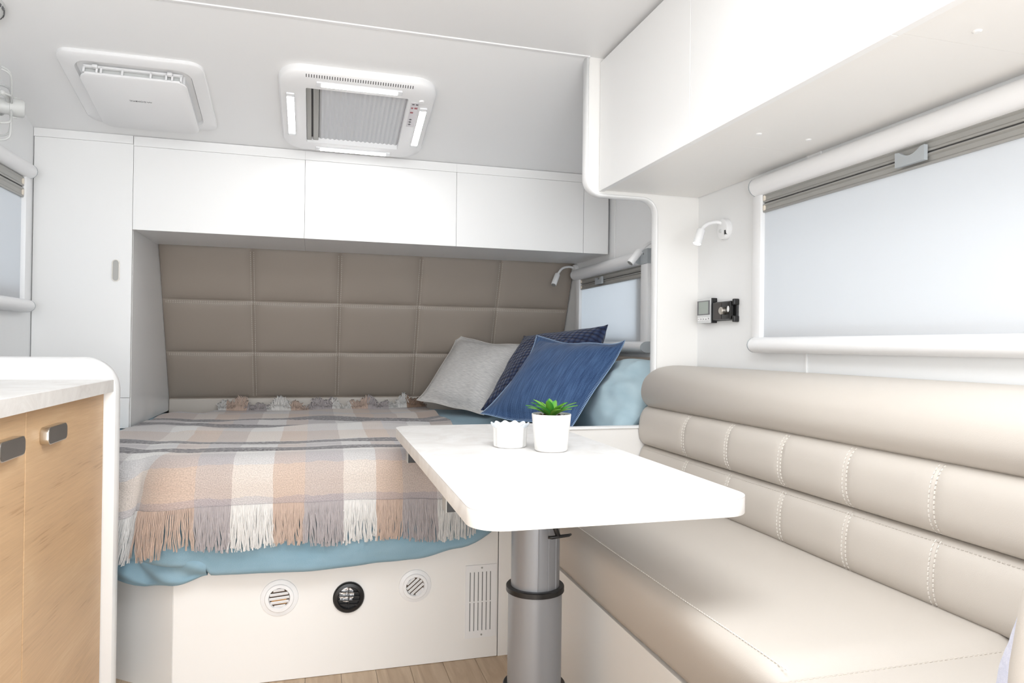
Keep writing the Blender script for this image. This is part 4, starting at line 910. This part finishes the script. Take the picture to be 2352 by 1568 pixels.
# backrest: padded squares, two rows, convex
t = thing('backrest_cushion', 'cream leather backrest of padded squares with stitched seams', 'cushion', (1.15, 1.5, 0.54))
bcols = [YP-0.003, 1.858, 1.632, 1.408, 1.197, 0.985, 0.77, 0.555]; brow = [0.535, 0.668, 0.800]
def bpos(y, z, d): return Vector((1.112+(z-0.54)*0.06-d, y, z))
BT = 0.050
def row_bulge(z):
    j = 0 if z <= brow[1] else 1; q = (z-brow[j])/(brow[j+1]-brow[j])
    return (max(0.0, 1-(2*q-1)**2))**0.6 if j == 1 else (max(0, 1-(2*q-1)**2))**0.6*0.72
def back_h(y, z, s, q, j):
    vb = max(0.0, 1-abs(2*q-1)**2.6)**0.55
    return 0.020+BT*(0.60 if j == 0 else 0.76)*vb*(0.86+0.14*prof1(s, 0.09))
for i in range(7):
    for j in range(2):
        y0_, y1_ = bcols[i], bcols[i+1]
        if y0_ < 0.75: continue
        bm = B(); nu, nv = 10, 14; su = [0.5-0.5*math.cos(PI*k/nu) for k in range(nu+1)]; sv = [0.5-0.5*math.cos(PI*k/nv) for k in range(nv+1)]
        grid(bm, lambda a, c: bpos(lerp(y0_, y1_, su[round(a*nu)]), lerp(brow[j], brow[j+1], sv[round(c*nv)]), back_h(0, 0, su[round(a*nu)], sv[round(c*nv)], j)), nu, nv)
        obj('pad', bm, 'cream', t, smooth=True)
obj('backing', box(B(), 1.125, XR-0.003, 0.56, YP-0.003, 0.545, 0.82), 'cream', t)
bm = B()
def back_d(y, z):
    j = 0 if z < brow[1] else 1; q = (z-brow[j])/(brow[j+1]-brow[j])
    for i in range(7):
        if bcols[i+1] <= y <= bcols[i]: s = (y-bcols[i])/(bcols[i+1]-bcols[i]); return back_h(0, 0, s, q, j)
    return 0.0
for yc in bcols[1:-2]:
    for dy in (-0.0055, 0.0055):
        for j in range(2): dashes(bm, [bpos(yc+dy, lerp(brow[j], brow[j+1], 0.03+0.94*k/24), back_d(yc+dy, lerp(brow[j], brow[j+1], 0.03+0.94*k/24))+0.0008) for k in range(25)], 0.0060, 0.0028, 0.0018, 0.0009, lambda p: Vector((-1, 0, 0)))
s = obj('stitching', bm, 'stitch', t); s['kind'] = 'stuff'
bm = B(); dashes(bm, [bpos(lerp(YP-0.01, 0.78, k/80), brow[1]-0.011, back_d(lerp(YP-0.01, 0.78, k/80), brow[1]-0.011)+0.0005) for k in range(81)], 0.0055, 0.0028, 0.0012, 0.0006, lambda p: Vector((-1, 0, 0)))
s = obj('seam_stitching', bm, 'cream', t); s['kind'] = 'stuff'
# bolster
t = thing('bolster', 'long cream leather headrest bolster on top of the backrest', 'cushion', (1.2, 1.5, 0.79))
pr = smoothpath([(1.285, 0.800), (1.18, 0.792), (1.115, 0.797), (1.082, 0.82), (1.072, 0.85), (1.085, 0.895), (1.125, 0.925), (1.19, 0.938), (1.285, 0.935)], 4); pr = [(p[0], p[1]) for p in [(v.x, v.y) for v in [Vector((a_.x, a_.y, 0)) for a_ in smoothpath([(x_, z_, 0) for x_, z_ in ((1.285, 0.796), (1.18, 0.788), (1.115, 0.793), (1.082, 0.815), (1.070, 0.85), (1.083, 0.895), (1.125, 0.927), (1.19, 0.940), (1.285, 0.938))], 4)]]]
bm = B(); rings = []; c0 = Vector((1.185, 0.862))
for y, k in ((YP-0.004, 0.90), (YP-0.008, 0.965), (YP-0.018, 1.0), (1.3, 1.0), (0.6, 1.0), (0.57, 0.98)):
    rings.append([Vector((1.285-(1.285-x)*k if x < 1.28 else x, y, c0.y+(z-c0.y)*k)) for x, z in pr])
obj('bolster_cover', loft(bm, rings), 'cream', t, smooth=60)
# near end backrest and pillow (right edge)
t = thing('end_cushion', 'cream leather end backrest at the right edge of the photo', 'cushion', (0.98, 0.45, 0.54))
ou = [(0.590, 0.545), (XR-0.01, 0.545), (XR-0.01, 0.90), (0.78, 0.90), (0.72, 0.893), (0.675, 0.872), (0.64, 0.835), (0.615, 0.785), (0.600, 0.72), (0.592, 0.64)]
obj('backrest_cover', prism(B(), ou, XZ, 0.36, 0.485, 0.025), 'cream', t, smooth=60)
cushion('lilac_cushion', 'grey-lilac cushion tucked against the end backrest at the right edge', 'cushion', (0.890, 0.552, 0.668), (1, 0.05, -0.12), (0.12, -0.20, 0.97), 0.40, 0.25, 0.09, 'lilac', pinch=0.05, seed=6.0)

# ------------------------------------------------------------------ reading lamps
def reading_lamp(label, base, path, head0, head1, lit, nrm=Vector((-1, 0, 0)), R_=0.030):
    t = thing('reading_lamp', label, 'lamp', base, group='swan-neck reading lamps')
    b_ = Vector(base); bs = obj('wall_plate', loft(B(), [[b_+nrm*d+Vector((0, r_*math.cos(2*PI*i/32), r_*math.sin(2*PI*i/32)*1.15)) for i in range(32)] for d, r_ in ((0.0, R_), (0.012, R_), (0.018, R_*0.94), (0.020, R_*0.8))]), 'plastic', t, smooth=40)
    obj('switch', loft(B(), [[b_+nrm*d+Vector((0, 0.006*math.cos(2*PI*i/16)+0.004, 0.006*math.sin(2*PI*i/16)-0.006)) for i in range(16)] for d in (0.019, 0.024)]), 'silver', bs)
    obj('usb_socket', box(B(), b_.x-0.0208, b_.x-0.012, b_.y-R_*0.80, b_.y-R_*0.55, b_.z-0.020, b_.z-0.006), 'black', bs)
    obj('gooseneck', tube(B(), smoothpath(path, 6), 0.0062, 12), 'plastic', t, smooth=True)
    h0, h1 = Vector(head0), Vector(head1); d = (h1-h0).normalized()
    hd = obj('lamp_head', loft_axis(h0, d, (h1-h0).length), 'plastic', t, smooth=40)
    obj('lens', cyl(B(), h1-d*0.001, h1+d*0.0015, 0.0115, n=24), 'lampbulb' if lit else 'alu', hd)
    return t
def loft_axis(h0, d, L):
    u, v = frame_of(d); n = 24
    return loft(B(), [[h0+d*(L*a)+u*(r_*math.cos(2*PI*i/n))+v*(r_*math.sin(2*PI*i/n)) for i in range(n)] for a, r_ in ((0, 0.0065), (0.02, 0.0128), (0.05, 0.0138), (0.97, 0.0138), (1.0, 0.0128))])
reading_lamp('lit white swan-neck reading lamp on the wall above the bench', (XR, 1.985, 1.392), [(XR-0.016, 1.99, 1.412), (1.262, 1.998, 1.416), (1.232, 2.002, 1.408), (1.212, 2.003, 1.388)], (1.212, 2.003, 1.390), (1.196, 2.003, 1.343), True)
reading_lamp('unlit white reading lamp in the corner beside the headboard', (XR, 3.340, 1.392), [(XR-0.016, 3.340, 1.408), (1.25, 3.335, 1.412), (1.21, 3.325, 1.400), (1.180, 3.312, 1.366)], (1.182, 3.315, 1.370), (1.152, 3.288, 1.312), False)
reading_lamp('white reading lamp reaching out from behind the partition', (XR, 2.40, 1.415), [(XR-0.016, 2.40, 1.430), (1.262, 2.40, 1.418), (1.225, 2.40, 1.400), (1.186, 2.40, 1.368)], (1.188, 2.40, 1.371), (1.148, 2.40, 1.322), False)

# ------------------------------------------------------------------ wall controls
y0_, y1_, z0_, z1_ = 2.036, 2.118, 1.086, 1.170
t = thing('climate_controller', 'silver climate control panel with grey screen next to the partition', 'control panel', (XR, 2.1, 1.088))
obj('back_shell', box(B(), XR-0.022, XR, y0_, y1_, z0_, z1_, 0.002), 'black', t)
fc = obj('face', box(B(), XR-0.027, XR-0.0222, y0_+0.001, y1_-0.001, z0_, z1_, 0.001), 'silver', t)
obj('screen_frame', box(B(), XR-0.0278, XR-0.0268, y0_+0.002, y1_-0.002, z0_+0.028, z1_-0.008), 'ink', fc)
obj('screen', box(B(), XR-0.0283, XR-0.0276, y0_+0.011, y1_-0.012, z0_+0.031, z1_-0.011), 'lcd', fc)
for i in range(5):
    yy = y1_-0.004-i*0.0155; bt = obj('button', box(B(), XR-0.0280, XR-0.0270, yy-0.014, yy-0.001, z0_+0.008, z0_+0.020, 0.0004), 'plastic', fc)
    bm = B(); cx_, cz_ = yy-0.0075, z0_+0.014
    if i in (3, 4):
        s_ = 1 if i == 3 else -1; prism(bm, [(cx_-0.003, cz_-0.003*s_), (cx_+0.003, cz_-0.003*s_), (cx_, cz_+0.003*s_)], YZ, XR-0.0285, XR-0.0279)
    elif i == 1: frame_ring(bm, [(cx_+0.003*math.cos(a*PI/6), cz_+0.003*math.sin(a*PI/6)) for a in range(12)], [(cx_+0.002*math.cos(a*PI/6), cz_+0.002*math.sin(a*PI/6)) for a in range(12)], YZ, XR-0.0285, XR-0.0279)
    else: box(bm, XR-0.0285, XR-0.0279, cx_-0.003, cx_+0.003, cz_-0.0006, cz_+0.0006)
    if i == 2: box(bm, XR-0.0285, XR-0.0279, cx_-0.0006, cx_+0.0006, cz_-0.003, cz_+0.003)
    obj('button_symbol', bm, 'ink', bt) if False else obj('button_symbol', bm, 'ink', fc)
t = thing('heater_controller', 'black heater control with round knob beside the climate panel', 'control panel', (XR, 1.975, 1.09))
obj('bracket', box(B(), XR-0.008, XR, 1.913, 2.042, 1.092, 1.156, 0.003), 'black', t)
obj('body', box(B(), XR-0.024, XR-0.008, 1.925, 2.028, 1.094, 1.154, 0.004, 3), 'blackgloss', t)
obj('side_clip', box(B(), XR-0.020, XR, 1.910, 1.922, 1.140, 1.160, 0.003), 'black', t); obj('side_clip', box(B(), XR-0.020, XR, 1.910, 1.922, 1.086, 1.106, 0.003), 'black', t)
obj('window', box(B(), XR-0.0248, XR-0.0238, 1.975, 2.015, 1.098, 1.150), mat('dark_display', (0.02, 0.012, 0.01), 0.1), t)
kb = Vector((XR-0.024, 1.960, 1.123)); obj('knob', loft(B(), [[kb+Vector((-d, r_*math.cos(2*PI*i/28), r_*math.sin(2*PI*i/28))) for i in range(28)] for d, r_ in ((0, 0.0125), (0.012, 0.012), (0.014, 0.010))]), 'steel', t, smooth=40)
sc = Vector((XR-0.0242, 1.936, 1.128)); obj('sticker', loft(B(), [[sc+Vector((-d, 0.006*math.cos(2*PI*i/20), 0.010*math.sin(2*PI*i/20))) for i in range(20)] for d in (0, 0.0006)]), 'plastic', t)
